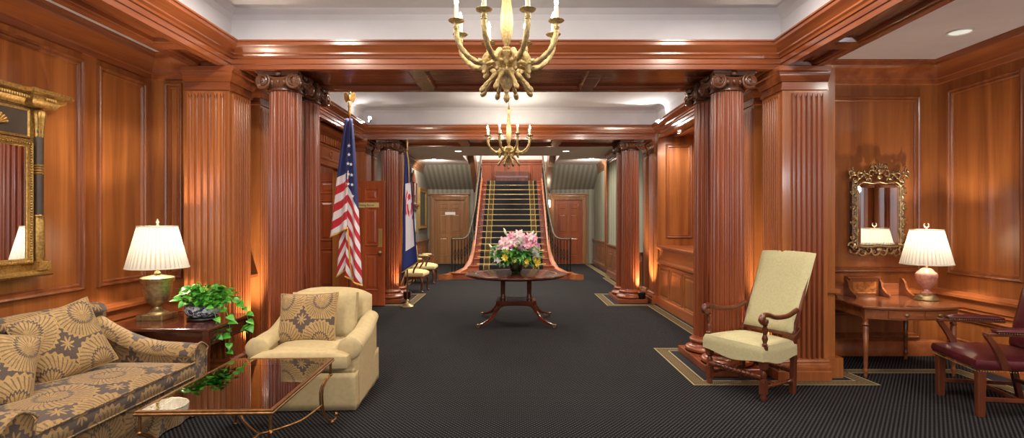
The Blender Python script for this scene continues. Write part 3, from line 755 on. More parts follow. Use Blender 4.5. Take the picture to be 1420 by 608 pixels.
# strings: wide honey coloured boards following the flare
for s in (-1, 1):
    m = MB(); rows = []
    ys = [-.12, .0, .12, .3, .5, .75, 1.0, 1.3, 2.0, 3.0, 4.0, 4.5]
    def strg(y):
        x = half(max(y, 0))+.0
        if y < .3: x += .32*((.3-y)/.42)**1.3
        z = max(.14, (y+.05)/TR*RS+.22) if y > .5 else .14+(.62-.14)*max(0, y/.6)**1.6*.92
        return x, z
    vs = []
    for y in ys:
        x, z = strg(y); wd = .075+.13*max(0, (.8-y))/.9
        vs += [(s*x, y, 0), (s*x, y, z), (s*(x+wd*.5), y, z+.012), (s*(x+wd), y, z), (s*(x+wd), y, 0)]
    k = len(ys)
    m.add(vs, [(j*5+i, j*5+i+1, (j+1)*5+i+1, (j+1)*5+i) for j in range(k-1) for i in range(4)] + [(0, 1, 2, 3, 4), tuple((k-1)*5+i for i in range(5))[::-1]])
    obj('stringer', m, 'honey', st, smooth=50)
    # iron balustrade and brass capped rail
    path = [(1.58, .42, 1.03), (1.46, .5, 1.03), (1.28, .62, 1.05), (1.16, .85, 1.2)]
    path = [(s*x, y, z) for x, y, z in path] + [(s*1.05, y, .92+(y+.1)/TR*RS+.08) for y in (1.3, 2.2, 3.2, 4.3, 4.6)]
    rp = smoothpts(path, 8)
    obj('handrail', MB().tube(rp, .034, 10, flat=.7), 'rail_dark', st, smooth=60, label='dark moulded handrail')
    bal = [(1.58, .42, .17), (1.5, .47, .17), (1.42, .52, .2), (1.34, .58, .2), (1.26, .66, .3), (1.2, .78, .36), (1.14, .92, .45), (1.1, 1.06, .6)]
    yy = 1.22
    while yy < 4.5: bal.append((1.05, yy, (yy+.05)/TR*RS+.23)); yy += .2
    for i, (x, y, z) in enumerate(bal):
        zt = min(rp, key=lambda p: (abs(p.x)-x)**2+(p.y-y)**2).z
        b = MB().tube([(s*x, y, z-.12), (s*x, y, zt)], .011 if i else .02, 6)
        h = zt-z
        if i and h > .3:
            for q in (-1, 1):
                b.tube([(s*x+q*.03*math.sin(PI*t)*(1 if t < .5 else -1), y, z+h*(.3+.4*t)) for t in [j/10 for j in range(11)]], .007, 5)
        obj('baluster', b, 'iron', st, smooth=60)
b = tag(obj('landing_bench', MB().box(-.62, .62, 19.85, 20.3, 2.93+.02, 3.05), 'walnut'), 'low dark upholstered bench on the landing at the head of the stairs', 'bench')
obj('seat', MB().box(-.6, .6, 19.87, 20.28, 3.05, 3.13), 'bench', b, bevel=.02)
obj('back_rail', MB().box(-.66, .66, 20.3, 20.36, 2.89, 3.34).box(-.66, -.58, 19.85, 20.3, 2.89, 3.27).box(.58, .66, 19.85, 20.3, 2.89, 3.27), 'walnut', b, bevel=.01)
b.location = (CX, 0, 0)

# ================================================================== columns
def make_column():
    c = thing('fluted_column', '', 'column', (0, 0, 0), 0, None)
    base = MB().box(-.27, .27, -.27, .27, 0, .075)
    prof = [(.255, .075)] + [(.222+.036*math.sin(a), .105-.03*math.cos(a)) for a in [i*PI/8 for i in range(9)]] + [(.215, .14), (.2, .155), (.196, .17), (.205, .18)] + [(.19+.022*math.sin(a), .2-.02*math.cos(a)) for a in [i*PI/6 for i in range(7)]] + [(.178, .224), (.17, .245)]
    obj('plinth', base, 'red_wood', c, bevel=.006); obj('base', MB().lathe(prof, n=40), 'red_wood', c, smooth=50)
    nf = 22
    def rf(a, z):
        t = (a*nf/(2*PI)) % 1; d = abs(t-.5)/.36
        return 1-.105*math.sqrt(max(0, 1-d*d)) if d < 1 else 1
    sh = MB().lathe([(.168, .24), (.167, 1.1), (.163, 2.0), (.156, 2.85)], n=nf*10, rf=rf)
    obj('shaft', sh, 'red_wood', c, smooth=40)
    cap = MB()
    cap.lathe([(.158, 2.84), (.17, 2.845), (.17, 2.86), (.158, 2.865), (.165, 2.89), (.195, 2.92), (.205, 2.945), (.19, 2.96)], n=36)
    for i in range(20):
        a = 2*PI*i/20; cap.ell((.195*math.cos(a), .195*math.sin(a), 2.92), .018, .018, .024, 8, 6)
    ab = [(-.21, -.21), (0, -.185), (.21, -.21), (.185, 0), (.21, .21), (0, .185), (-.21, .21), (-.185, 0)]
    cap.prism(ab, 3.0, 3.03); cap.prism([(x*.95, y*.95) for x, y in ab], 2.985, 3.001)
    cp = obj('capital', cap, 'capital', c, smooth=40)
    for k in range(4):
        v = MB()
        for sx in (-1, 1):
            n0 = v.mark()
            cx_, cz = sx*.155, 2.925
            pts = []
            for i in range(44):
                t = i/43; a = PI/2 - sx*(-1)*t*2.3*2*PI; r = .07*(1-t)**.8+.006
                pts.append((cx_+sx*0+r*math.cos(a), -.196-.012*t, cz+r*math.sin(a)))
            v.tube(pts, [.0125*(1-.45*i/43) for i in range(44)], 6)
            v.rod((cx_, -.16, cz), (cx_, -.193, cz), [(.072, 0), (.072, 1)], 20)
            v.ell((cx_, -.208, cz), .012, .012, .012, 8, 6)
        pts = [(-.155+.31*t, -.195, 2.983-.03*math.sin(PI*t)) for t in [i/10 for i in range(11)]]
        v.tube(pts, .011, 6)
        v.ell((0, -.2, 3.0), .035, .02, .025, 10, 6)
        v.xf(RZ(k*PI/2)); obj('volute', v, 'capital', cp, smooth=50)
    bo = MB()
    for k in range(4):
        a = PI/4+k*PI/2; bo.ell((.222*math.cos(a), .222*math.sin(a), 2.922), .05, .05, .07, 12, 8)
    obj('bolster', bo, 'capital', cp, smooth=60)
    return c
cols = [(1, 5.68, 'near', 'right', 'front', 'beside the tall pale yellow armchair'), (1, 6.2, 'near', 'right', 'rear', ''), (-1, 5.68, 'near', 'left', 'front', 'behind the cream armchair'), (-1, 6.2, 'near', 'left', 'rear', ''),
        (1, 10.42, 'far', 'right', 'front', ''), (1, 10.94, 'far', 'right', 'rear', ''), (-1, 10.42, 'far', 'left', 'front', ''), (-1, 10.94, 'far', 'left', 'rear', '')]
labs = ['front fluted red column of near right pair, by tall yellow armchair', 'rear fluted red column of near right pair, partly hidden by its twin',
        'front fluted red column of near left pair, behind cream armchair', 'rear fluted red column of near left pair, beside the striped flag',
        'front fluted red column of far right pair, beside black floor uplight', 'rear fluted red column of far right pair, nearer the staircase',
        'front fluted red column of far left pair, beside the open door', 'rear fluted red column of far left pair, behind blue and white flag']
c0 = make_column()
for i, (c, lb) in enumerate(zip(cols, labs)):
    o = c0 if i == 0 else dup(c0, (0, 0, 0))
    o.location = (X(c[0], 2.27), c[1], .006 if True else 0); o['label'] = lb; o['group'] = 'ionic columns carrying the beams'

# ================================================================== chandeliers
def make_chandelier():
    c = thing('chandelier', '', 'chandelier', (0, 0, 2.94)); 
    tw = lambda a, z: 1+.1*math.cos(9*a+z*70)
    st_ = MB().lathe([(.014, -.13), (.024, -.11), (.036, -.06), (.042, .02), (.040, .1), (.03, .22), (.022, .33), (.018, .38)], n=54, rf=tw)
    st_.lathe([(.018, .38), (.024, .4), (.03, .43), (.05, .445), (.05, .455), (.02, .465), (.012, .5), (.006, .53)], n=20)
    obj('stem', st_, 'chand', c, smooth=60)
    ch = MB()
    for i in range(5):
        z = .535+i*.024; n0 = ch.mark()
        ch.tube([(.009*math.cos(a), 0, .017*math.sin(a)) for a in [j*PI/6 for j in range(12)]], .0028, 5, closed=True)
        ch.xf(T(0, 0, z) @ RZ(PI/2*(i % 2)), n0)
    obj('chain', ch, 'chand', c)
    obj('ceiling_rose', MB().lathe([(.012, .64), (.03, .645), (.06, .658), (.06, .664)], n=24), 'chand', c, smooth=60)
    leaf = lambda a, z: 1+.06*math.cos(12*a)
    hub = MB().lathe([(.012, -.135), (.03, -.14), (.03, -.15), (.02, -.16), (.045, -.17), (.075, -.185), (.072, -.2), (.06, -.24), (.045, -.28), (.05, -.29), (.085, -.31), (.085, -.33), (.06, -.35), (.05, -.38), (.035, -.42), (.02, -.45)], n=48, rf=leaf)
    hub.lathe([(.014, -.44), (.022, -.46), (.012, -.475), (.02, -.49), (.024, -.51), (.016, -.53), (.002, -.545)], n=16)
    obj('hub', hub, 'chand', c, smooth=60)
    for k in range(8):
        a = PI/8+k*PI/4; R_ = RZ(a)
        P = smoothpts([(.05, 0, -.29), (.1, 0, -.26), (.16, 0, -.275), (.25, 0, -.26), (.33, 0, -.2), (.372, 0, -.12), (.378, 0, -.04)], 7)
        m = MB(); nn = 12; prev = m.mark()
        pts = [Vector(p) for p in P]; kk = len(pts); vs = []
        for i, p in enumerate(pts):
            t = (pts[min(i+1, kk-1)]-pts[max(i-1, 0)]).normalized(); ny = Vector((0, 1, 0)); nx = ny.cross(t)
            for j in range(nn):
                b = 2*PI*j/nn; r = .018*(1+.16*math.cos(3*b+i*1.1)); vs.append(p+nx*math.cos(b)*r+ny*math.sin(b)*r)
        m.add(vs, [(i*nn+j, i*nn+(j+1) % nn, (i+1)*nn+(j+1) % nn, (i+1)*nn+j) for i in range(kk-1) for j in range(nn)])
        # acanthus scroll where the arm meets the hub and the lower curl
        m.tube(smoothpts([(.06, 0, -.22), (.11, 0, -.19), (.15, 0, -.22), (.17, 0, -.27), (.165, 0, -.32), (.18, 0, -.345)], 4), [.008+.01*math.sin(PI*i/20) for i in range(21)], 6, flat=1.6)
        m.ell((.378, 0, -.055), .022, .022, .014, 12, 6); m.ell((.205, 0, -.262), .024, .024, .02, 10, 6)
        m.xf(R_); arm = obj('arm', m, 'chand', c, smooth=70)
        dr = MB().tube(smoothpts([(.06, 0, -.33), (.1, 0, -.36), (.14, 0, -.4), (.17, 0, -.44)], 4), [.014, .017, .02, .021, .019, .016, .013, .012, .012, .014, .017, .016, .014], 8)
        dr.ell((.183, 0, -.457), .02, .02, .032, 12, 8, mat=Matrix.Rotation(-.7, 4, 'Y')); dr.xf(R_); obj('pendant_bud', dr, 'chand', c, smooth=70)
        cup = MB().lathe([(.012, -.05), (.022, -.045), (.016, -.03), (.024, -.012), (.05, -.004), (.056, .004), (.05, .008), (.02, .004), (.018, .012)], n=24, rf=lambda q, z: 1+.03*math.cos(12*q))
        cup.xf(R_ @ T(.378, 0, 0)); obj('candle_cup', cup, 'chand', arm, smooth=70)
        cn = MB().lathe([(.0165, .005), (.0155, .1), (.012, .106)], n=16).xf(R_ @ T(.378, 0, 0)); obj('candle_sleeve', cn, 'candle', arm, smooth=50)
        bl = MB().lathe([(.006, .106), (.014, .122), (.016, .135), (.01, .155), (.002, .172)], n=12).xf(R_ @ T(.378, 0, 0)); obj('bulb', bl, 'bulb', arm, smooth=80)
        light('POINT', 'candle_light', R_ @ Vector((.378, 0, .2)), 4.5, (1, .9, .74), .02, parent=c)
    return c
ch = make_chandelier(); ch.location = (-.055, 4.0, 2.94); ch['label'] = 'large bronze candle chandelier hanging nearest, at the top of the picture'; ch['group'] = 'bronze candle chandeliers'
dup(ch, (-.09, 9.25, 2.94), None, 'smaller looking brass candle chandelier hanging farther back, before the stairs')
# ================================================================== upholstery helpers
def slab(m, stations, axis, bulge=1.0, n=14):
    """soft upright panel with a rounded top; stations = [(s, t, half, z0, z1)] with s along axis, t across centre"""
    vs = []; cnt = None
    for (s_, t, hw, z0, z1) in stations:
        prof = [(-hw, z0), (-hw, z0+(z1-z0)*.35), (-hw*1.0, z1-hw*1.1)]
        for i in range(n+1):
            a = PI-PI*i/n; prof.append((hw*bulge*math.cos(a), z1-hw*.95+hw*.95*math.sin(a)))
        prof += [(hw, z1-hw*1.1), (hw, z0+(z1-z0)*.35), (hw, z0)]
        cnt = len(prof)
        for p, z in prof: vs.append((s_, t+p, z) if axis == 'X' else (t+p, s_, z))
    k = len(stations)
    fs = [(j*cnt+i, j*cnt+i+1, (j+1)*cnt+i+1, (j+1)*cnt+i) for j in range(k-1) for i in range(cnt-1)]
    fs += [tuple(range(cnt))[::-1], tuple((k-1)*cnt+i for i in range(cnt))]
    return m.add(vs, fs)
def cushion(m, c, sx, sy, sz, crown=.25, n=18):
    """boxed seat cushion: rounded rectangle with a crowned top"""
    def shell(u, v, top):
        a = (u-.5)*2; b = (v-.5)*2
        e = max(abs(a), abs(b))
        ed = (1-abs(a)**10)*(1-abs(b)**10)
        return (c[0]+a*sx/2, c[1]+b*sy/2, c[2]+(1 if top else -1)*sz/2*(.62+.38*ed)+(crown*sz*(1-a*a)*(1-b*b) if top else 0))
    m.grid(lambda u, v: shell(u, v, True), n, n); base = m.mark()
    m.grid(lambda u, v: shell(1-u, v, False), n, n)
    # side band
    rim = [(u/(n-1), 0) for u in range(n)] + [(1, v/(n-1)) for v in range(1, n)] + [(1-u/(n-1), 1) for u in range(1, n)] + [(0, 1-v/(n-1)) for v in range(1, n-1)]
    k = len(rim); b0 = m.mark(); vs = []
    for zt in range(4):
        t = zt/3
        for u, v in rim:
            T_, B_ = shell(u, v, True), shell(u, v, False)
            q = .012*math.sin(PI*t); dx, dy = (u-.5), (v-.5); L = math.hypot(dx, dy)
            vs.append((T_[0]+dx/L*q, T_[1]+dy/L*q, B_[2]+(T_[2]-B_[2])*t))
    m.add(vs, [(j*k+i, j*k+(i+1) % k, (j+1)*k+(i+1) % k, (j+1)*k+i) for j in range(3) for i in range(k)])
    return m
def pillow_mesh(w_, h, t, mat, n=20):
    m = MB()
    for sg in (1, -1):
        def fn(u, v):
            a, b = (u-.5)*2, (v-.5)*2
            pin = 1-.06*(1-abs(a)**2)*abs(b)**3; pin2 = 1-.06*(1-abs(b)**2)*abs(a)**3
            th = t/2*max(0, (1-a**4)*(1-b**4))**.55
            wr = .006*math.sin(a*7+b*3)*(1-a*a)*(1-b*b)
            return (a*w_/2*pin2*sg, -sg*th+wr, b*h/2*pin)
        base = m.mark(); m.grid(fn, n, n, uvfn=lambda u, v: (((u-.5)*sg*w_), (v-.5)*h))
    k = n; c = MB()
    rim = [(i/(n-1), 0) for i in range(n)] + [(1, i/(n-1)) for i in range(1, n)] + [(1-i/(n-1), 1) for i in range(1, n)] + [(0, 1-i/(n-1)) for i in range(1, n-1)]
    def pt(u, v):
        a, b = (u-.5)*2, (v-.5)*2
        return (a*w_/2*(1-.06*(1-abs(b)**2)*abs(a)**3), 0, b*h/2*(1-.06*(1-abs(a)**2)*abs(b)**3))
    c.tube([pt(*r) for r in rim], .006, 6, closed=True)
    return m, c
def pillow(name, label, w_, h, t, loc, rot, mat='damask_pillow'):
    m, c = pillow_mesh(w_, h, t, mat)
    o = obj(name, m, mat, smooth=180); o.location = loc; o.rotation_euler = rot; tag(o, label, 'pillow')
    obj('piping', c, mat, o, smooth=180); return o

# ================================================================== sofa against the left wall
so = thing('sofa', 'gold and brown fern damask sofa with rolled arms along the left wall', 'sofa', (-2.95, 3.58, 0))
# local: x -0.5 (back) .. +0.45 (front), y -0.88 .. +0.88
base = MB().grid(lambda u, v: (.43+.012*math.sin(u*40)*(1-v), -.86+1.72*u, .30*v+.012), 60, 6)
base.box(-.44, .42, -.84, .84, .012, .30)
obj('base', base, 'damask', so, smooth=40, boxuv=True)
bk = MB(); stt = []
for i in range(25):
    t = -1+2*i/24; y = t*.87
    z = .885+.02*(1-t*t); stt.append((y, -.415, .075, .03, z))
slab(bk, stt, 'Y', 1.15)
obj('backrest', bk, 'damask', so, smooth=60, boxuv=True)
inner = MB().grid(lambda u, v: (-.345-.075*v**1.4+.03*math.sin(PI*v)*(1-(2*u-1)**6), -.74+1.48*u, .36+.47*v), 30, 14)
obj('inside_back', inner, 'damask', so, smooth=180, boxuv=True)
for s in (-1, 1):
    ar = MB(); stt = []
    for i in range(22):
        t = i/21; x = -.46+.91*t
        z = .585+.29*max(0, 1-t/.72)**1.9+.012*math.sin(t*PI) - .02*t
        hw = .075+.012*min(1, t*2)
        stt.append((x, s*.80, hw, .015, z))
    slab(ar, stt, 'X', 1.18)
    obj('arm', ar, 'damask', so, smooth=60, boxuv=True)
    sc_ = MB().tube(smoothpts([(.455, s*.80-.085, .03), (.458, s*.80-.085, .45), (.46, s*.8-.1, .52), (.458, s*.8, .575), (.46, s*.8+.1, .52), (.458, s*.8+.085, .45), (.455, s*.8+.085, .03)], 6), .007, 6)
    obj('welt', sc_, 'damask', so, smooth=60, boxuv=True)
cu = MB(); cushion(cu, (.07, 0, .385), .80, 1.42, .15, .22, 26); obj('seat_cushion', cu, 'damask', so, smooth=60, boxuv=True)
w2 = MB().tube([(.472, -.70, .44), (.474, 0, .442), (.472, .70, .44)], .006, 6).tube([(.472, -.70, .335), (.474, 0, .335), (.472, .70, .335)], .006, 6)
obj('welt', w2, 'damask', so, smooth=60, boxuv=True)
pillow('throw_pillow', 'square fern damask throw pillow with a star flower, leaning at the sofa middle', .50, .50, .17, (-3.10, 3.80, .70), (math.radians(-20), math.radians(-14), math.radians(66)))
pillow('throw_pillow', 'fern damask throw pillow cut by the left edge of the picture', .46, .46, .16, (-3.06, 3.22, .665), (math.radians(-22), math.radians(16), math.radians(60)))

# ================================================================== cream armchair
ac = thing('skirted_armchair', 'cream linen rolled-arm armchair with a pleated skirt behind the glass coffee table', 'armchair', (-1.745, 4.90, 0), math.radians(2.2))
body = MB().box(-.42, .42, -.40, .42, .03, .33)
obj('frame', body, 'cream', ac, bevel=.02)
sk = MB()
loop = [(-.44, -.45), (.44, -.45), (.44, .455), (-.44, .455)]
def skirt(u, v):
    s4 = u*4; k = int(s4) % 4; t = s4-int(s4); a = loop[k]; b = loop[(k+1) % 4]
    x = a[0]+(b[0]-a[0])*t; y = a[1]+(b[1]-a[1])*t
    L = math.hypot(x, y); fl = .010*(1-v); pl = .006*math.sin(t*PI*6)*(1-v)
    cr = -.02*math.exp(-((min(t, 1-t))/.03)**2)*(1-v)
    return (x*(1+fl+pl+cr*.3), y*(1+fl+pl+cr*.3), .008+.30*v)
sk.grid(skirt, 161, 7, wrap=False)
obj('skirt', sk, 'cream', ac, smooth=50, solid=.006)
bk = MB(); vs = []
nn = 22
for sg in (1, -1):
    def fn(u, v):
        a = (u-.5)*2; ztop = .90-.075*abs(a)**3.2; zz = .25+(ztop-.25)*v
        wv = .385+.01*v; x = a*wv*(1 - .035*(v**6))
        lean = .27+.17*v; th = .085*max(0, (1-a**6)*(1-max(0, v)**9))**.45+.0
        return (x*sg*1.0, lean-sg*th, zz)
    bk.grid(fn, nn, nn)
obj('backrest', bk, 'cream', ac, smooth=180)
for s in (-1, 1):
    ar = MB(); stt = []
    for i in range(20):
        t = i/19; y = -.36+.72*t
        z = .565+.02*math.sin(t*PI)+.12*max(0, (t-.5)/.5)**1.5
        stt.append((y, s*(.378), .064+.012*(1-t), .03, z))
    slab(ar, stt, 'Y', 1.32)
    obj('arm', ar, 'cream', ac, smooth=60)
    f = MB().ell((s*.375, -.365, .49), .098, .03, .095, 18, 10); obj('arm_facing', f, 'cream', ac, smooth=180)
cu = MB(); cushion(cu, (0, -.13, .405), .60, .64, .15, .25); 
cu2 = MB(); cushion(cu2, (0, -.40, .40), .76, .16, .15, .12, 14)
obj('seat_cushion', cu, 'cream', ac, smooth=60); obj('seat_cushion_front', cu2, 'cream', ac, smooth=60)
bc = MB(); cushion(bc, (0, 0, 0), .58, .42, .15, .25); bc.xf(T(0, .20, .66) @ Matrix.Rotation(math.radians(76), 4, 'X')); obj('back_cushion', bc, 'cream', ac, smooth=60)
pillow('throw_pillow', 'fern damask pillow resting on the cream armchair', .52, .44, .15, (-1.81, 4.84, .685), (math.radians(-16), math.radians(-2), math.radians(-3)))

# ================================================================== coffee table
ct = thing('coffee_table', 'low glass topped coffee table with antique gold scrolled iron base', 'coffee table', (-1.727, 3.61, 0), math.radians(2.0))
W2, L2, H = .375, .58, .50
r = MB().rings((-W2, -L2, H-.028), (1, 0, 0), (0, 1, 0), (0, 0, 1), 2*W2, 2*L2, [(.018, 0), (0, 0), (-.004, .006), (-.004, .012), (0, .016), (.0, .026), (.004, .028), (.02, .028), (.022, .018), (.03, .018), (.03, 0), (.018, 0)], fill=False)
obj('rim', r, 'bronze', ct)
obj('glass_top', MB().box(-W2+.02, W2-.02, -L2+.02, L2-.02, H-.010, H-.002), 'glass', ct)
for sx in (-1, 1):
    for sy in (-1, 1):
        m = MB()
        m.tube([(0, 0, H-.03), (0, 0, H-.12)], .009, 8)
        for q in (0, 1):
            P = smoothpts([(-.005+q*.02, 0, H-.125), (-.06+q*.02, 0, H-.16), (-.10+q*.022, 0, .27), (-.09+q*.02, 0, .14), (-.04+q*.01, 0, .05), (.02, 0, .018), (.055, 0, .03), (.058, 0, .062), (.035, 0, .072)], 6)
            m.tube(P, .0075, 7)
        m.rod((-.0, -.018, .058), (-.0, .018, .058), [(.0, 0), (.0, 1)], 6) if False else None
        m.ell((.052, 0, .06), .016, .02, .016, 10, 6); m.ell((.015, 0, .012), .02, .014, .012, 10, 6)
        m.ell((0, 0, H-.125), .014, .014, .01, 10, 6)
        a = math.atan2(sy*.75, sx*.75)
        m.xf(T(sx*(W2-.02), sy*(L2-.02), 0) @ RZ(math.radians(90)*sy if False else (math.radians(-60) if sy < 0 else math.radians(60)) if sx > 0 else (math.radians(-120) if sy < 0 else math.radians(120))))
        obj('leg', m, 'bronze', ct, smooth=60)
m = MB()
for sx in (-1, 1):
    for sy in (-1, 1):
        P = smoothpts([(sx*(W2-.06), sy*(L2-.10), .17), (sx*.2, sy*.36, .10), (sx*.06, sy*.2, .09), (0, sy*.12, .095), (0, 0, .095)], 6); m.tube(P, .008, 7)
m.ell((0, 0, .095), .03, .03, .02, 12, 8)
obj('stretcher', m, 'bronze', ct, smooth=60)

# ================================================================== side table, lamp, plant
s_t = thing('side_table', 'dark mahogany side table with one drawer between sofa and armchair', 'side table', (-2.95, 4.88, 0))
obj('top', MB().box(-.46, .46, -.39, .39, .632, .66), 'mahogany', s_t, bevel=.008)
obj('apron', MB().box(-.41, .41, -.34, .34, .50, .632), 'mahogany', s_t)
for sx in (-1, 1):
    for sy in (-1, 1):
        m = MB().add([(sx*.43-.024, sy*.36-.024, .64), (sx*.43+.024, sy*.36-.024, .64), (sx*.43+.024, sy*.36+.024, .64), (sx*.43-.024, sy*.36+.024, .64),
                      (sx*.43-.014, sy*.36-.014, 0), (sx*.43+.014, sy*.36-.014, 0), (sx*.43+.014, sy*.36+.014, 0), (sx*.43-.014, sy*.36+.014, 0)],
                     [(0, 1, 2, 3), (7, 6, 5, 4), (0, 4, 5, 1), (1, 5, 6, 2), (2, 6, 7, 3), (3, 7, 4, 0)])
        obj('leg', m, 'mahogany', s_t, bevel=.003)
dr = obj('drawer', MB().rings((.415, -.28, .515), (0, 1, 0), (0, 0, 1), (1, 0, 0), .56, .10, [(0, -.01), (0, .006), (.006, .009), (.012, .006)], fill=True), 'mahogany', s_t)
for y in (-.1, .18) if False else (.0,):
    obj('drawer_pull', MB().rod((.42, y, .565), (.448, y, .565), [(.006, 0), (.006, .5), (.013, .7), (.012, 1)], 12), 'brass', dr, smooth=50)

def pleated_shade(name, par, r0, r1, z0, z1, npl=40):
    m = MB(); n = npl*4
    rf = lambda a, z: 1+.022*math.cos(npl*a)
    m.lathe([(r0, z0), (r0*.5+r1*.5, (z0+z1)/2), (r1, z1)], n=n, rf=rf, caps=False)
    sh = obj(name, m, 'shade', par, smooth=180)
    for r_, z_ in ((r0, z0), (r1, z1)):
        t = MB().tube([(r_*1.012*math.cos(2*PI*i/48), r_*1.012*math.sin(2*PI*i/48), z_) for i in range(48)], .006, 6, closed=True)
        obj('trim_band', t, 'ivory', sh, smooth=180)
    sp = MB()
    for i in range(3): a = 2*PI*i/3; sp.tube([(0, 0, z1-.01), (r1*math.cos(a), r1*math.sin(a), z1-.004)], .002, 5)
    obj('spider', sp, 'brass', sh); return sh
def bulb(par, z, power):
    obj('light_bulb', MB().lathe([(.013, z-.05), (.014, z-.03), (.03, z), (.026, z+.025), (.002, z+.04)], n=16), 'bulb_soft', par, smooth=80)
    light('POINT', 'lamp_light', (0, .0, z+.09), power, (1, .86, .68), .035, parent=par)
M['bulb_soft'] = emit('soft_bulb', (1, .8, .56), 6)
l1 = thing('table_lamp', 'brass urn table lamp with pleated white shade, lit, on the side table', 'lamp', (-3.20, 4.95, .66))
obj('plinth', MB().box(-.115, .115, -.115, .115, 0, .05), 'brass', l1, bevel=.004)
obj('urn', MB().lathe([(.095, .05), (.092, .06), (.06, .075), (.035, .095), (.03, .11), (.042, .125), (.075, .15), (.10, .19), (.112, .24), (.118, .31), (.122, .33), (.135, .345), (.135, .37), (.125, .378), (.05, .392), (.02, .40)], n=40), 'brass', l1, smooth=50)
obj('neck', MB().lathe([(.02, .40), (.028, .41), (.02, .425), (.012, .43), (.012, .5), (.004, .52), (.004, .83)], n=16), 'brass', l1, smooth=60)
pleated_shade('lamp_shade', l1, .245, .155, .46, .83)
obj('finial', MB().lathe([(.006, .825), (.012, .84), (.006, .85), (.014, .866), (.008, .885), (.001, .9)], n=14), 'ivory', l1, smooth=60)
bulb(l1, .60, 42)

def leaf_mesh(m, p, dirv, size, up=Vector((0, 0, 1)), heart=True, fold=.25, droop=.3):
    d = Vector(dirv).normalized(); side = d.cross(up); side = side.normalized() if side.length > 1e-3 else Vector((1, 0, 0)); nn = side.cross(d).normalized()
    prof = [(0, .0), (-.08, .3), (.1, .46), (.35, .44), (.6, .3), (.82, .13), (1, 0)] if heart else [(0, .02), (.2, .16), (.45, .2), (.7, .14), (1, 0)]
    vs = []; p = Vector(p)
    for t, w_ in prof:
        dz = -droop*t*t
        for q in (-1, 0, 1): vs.append(p+d*t*size+side*q*w_*size+nn*(dz*size+abs(q)*fold*w_*size))
    k = len(prof); m.add(vs, [(j*3+i, j*3+i+1, (j+1)*3+i+1, (j+1)*3+i) for j in range(k-1) for i in range(2)])
pp = thing('potted_plant', 'trailing green pothos in a blue and white porcelain bowl on the side table', 'plant', (-2.78, 4.93, .66))
obj('stand', MB().lathe([(.12, 0), (.13, .01), (.125, .022), (.10, .025)], n=32), 'black', pp, smooth=50)
obj('bowl', MB().lathe([(.08, .025), (.12, .035), (.145, .065), (.15, .095), (.142, .12), (.148, .13), (.14, .132), (.13, .115), (.12, .11)], n=40), 'porcelain', pp, smooth=60)
random.seed(5)
fo = MB(); stem = MB()
for i in range(230):
    a = random.uniform(0, 2*PI); el = random.uniform(.12, 1.3); R_ = random.uniform(.1, .23)
    sx = 1.25
    p = Vector((R_*math.cos(el)*math.cos(a)*sx+.02, R_*math.cos(el)*math.sin(a)*.9, .14+R_*math.sin(el)*.85))
    stem.tube([(p.x*.3, p.y*.3, .12), (p.x*.7, p.y*.7, .12+(p.z-.12)*.8), tuple(p)], .0022, 5)
    dv = Vector((math.cos(a), math.sin(a), random.uniform(-.5, .5)))
    leaf_mesh(fo, p, dv, random.uniform(.04, .068), up=Vector((random.uniform(-.6, .6), random.uniform(-.8, .2), 1)))
fol = obj('foliage', fo, 'leaf', pp, smooth=180); fol['kind'] = 'stuff'
obj('stems', stem, 'leaf', pp, smooth=60)['kind'] = 'stuff'
for (dx, dy, drop) in ((.27, -.1, .26), (.22, -.2, .14), (.36, .05, .06)):
    P = smoothpts([(.08, dy*.3, .13), (dx*.7, dy*.8, .17), (dx, dy, .06), (dx+.03, dy-.02, -.08), (dx+.02, dy-.03, -drop)], 8)
    v = MB().tube(P, .0025, 5); l_ = MB()
    for i in range(5, len(P), 3):
        q = random.uniform(0, 2*PI)
        leaf_mesh(l_, P[i], (math.cos(q), math.sin(q)*.6-.3, random.uniform(-.6, .2)), random.uniform(.055, .085), up=Vector((random.uniform(-.5, .5), -.6, 1)))
    vo = obj('vine', v, 'leaf', pp, smooth=60); obj('leaves', l_, 'leaf', vo, smooth=180)['kind'] = 'stuff'

# ================================================================== left mirror
mr = thing('pier_mirror', 'tall gilt framed pier mirror with black and gold side columns on left wall', 'mirror', (LW, 3.93, 1.13))
# local y -0.42..0.42, z 0..1.5, out +x
obj('glass', MB().box(.03, .036, -.27, .27, .12, .98), 'mirror', mr)
m = MB().rings((.02, -.31, .08), (0, 1, 0), (0, 0, 1), (1, 0, 0), .62, .94, [(0, -.02), (0, .035), (.012, .045), (.022, .03), (.035, .028), (.045, .018)], fill=False)
n0 = m.mark()
for i in range(46):
    for y in (-.29, .29): m.ell((.058, y, .1+i*.02), .007, .007, .008, 6, 4)
for i in range(28):
    for z in (.1, 1.0): m.ell((.058, -.27+i*.02, z), .007, .007, .007, 6, 4)
obj('frame', m, 'gold', mr, smooth=60)
pn = obj('upper_panel', MB().box(0, .035, -.31, .31, 1.04, 1.28), 'panel_dark', mr)
m = MB().rings((.03, -.30, 1.045), (0, 1, 0), (0, 0, 1), (1, 0, 0), .6, .225, [(0, 0), (0, .012), (.012, .016), (.02, .004)], fill=False)
for k in range(-5, 6):
    a = k*.26; m.tube([(.045, .02*math.sin(a), 1.12), (.05, .1*math.sin(a), 1.12+.085*math.cos(a))], [.004, .012], 6)
m.ell((.045, 0, 1.115), .016, .024, .018, 10, 6)
obj('gilt_ornament', m, 'gold', pn, smooth=60)
m = MB().box(-.0, .03, -.41, .41, 0, 1.4)
obj('backboard', m, 'gold', mr)
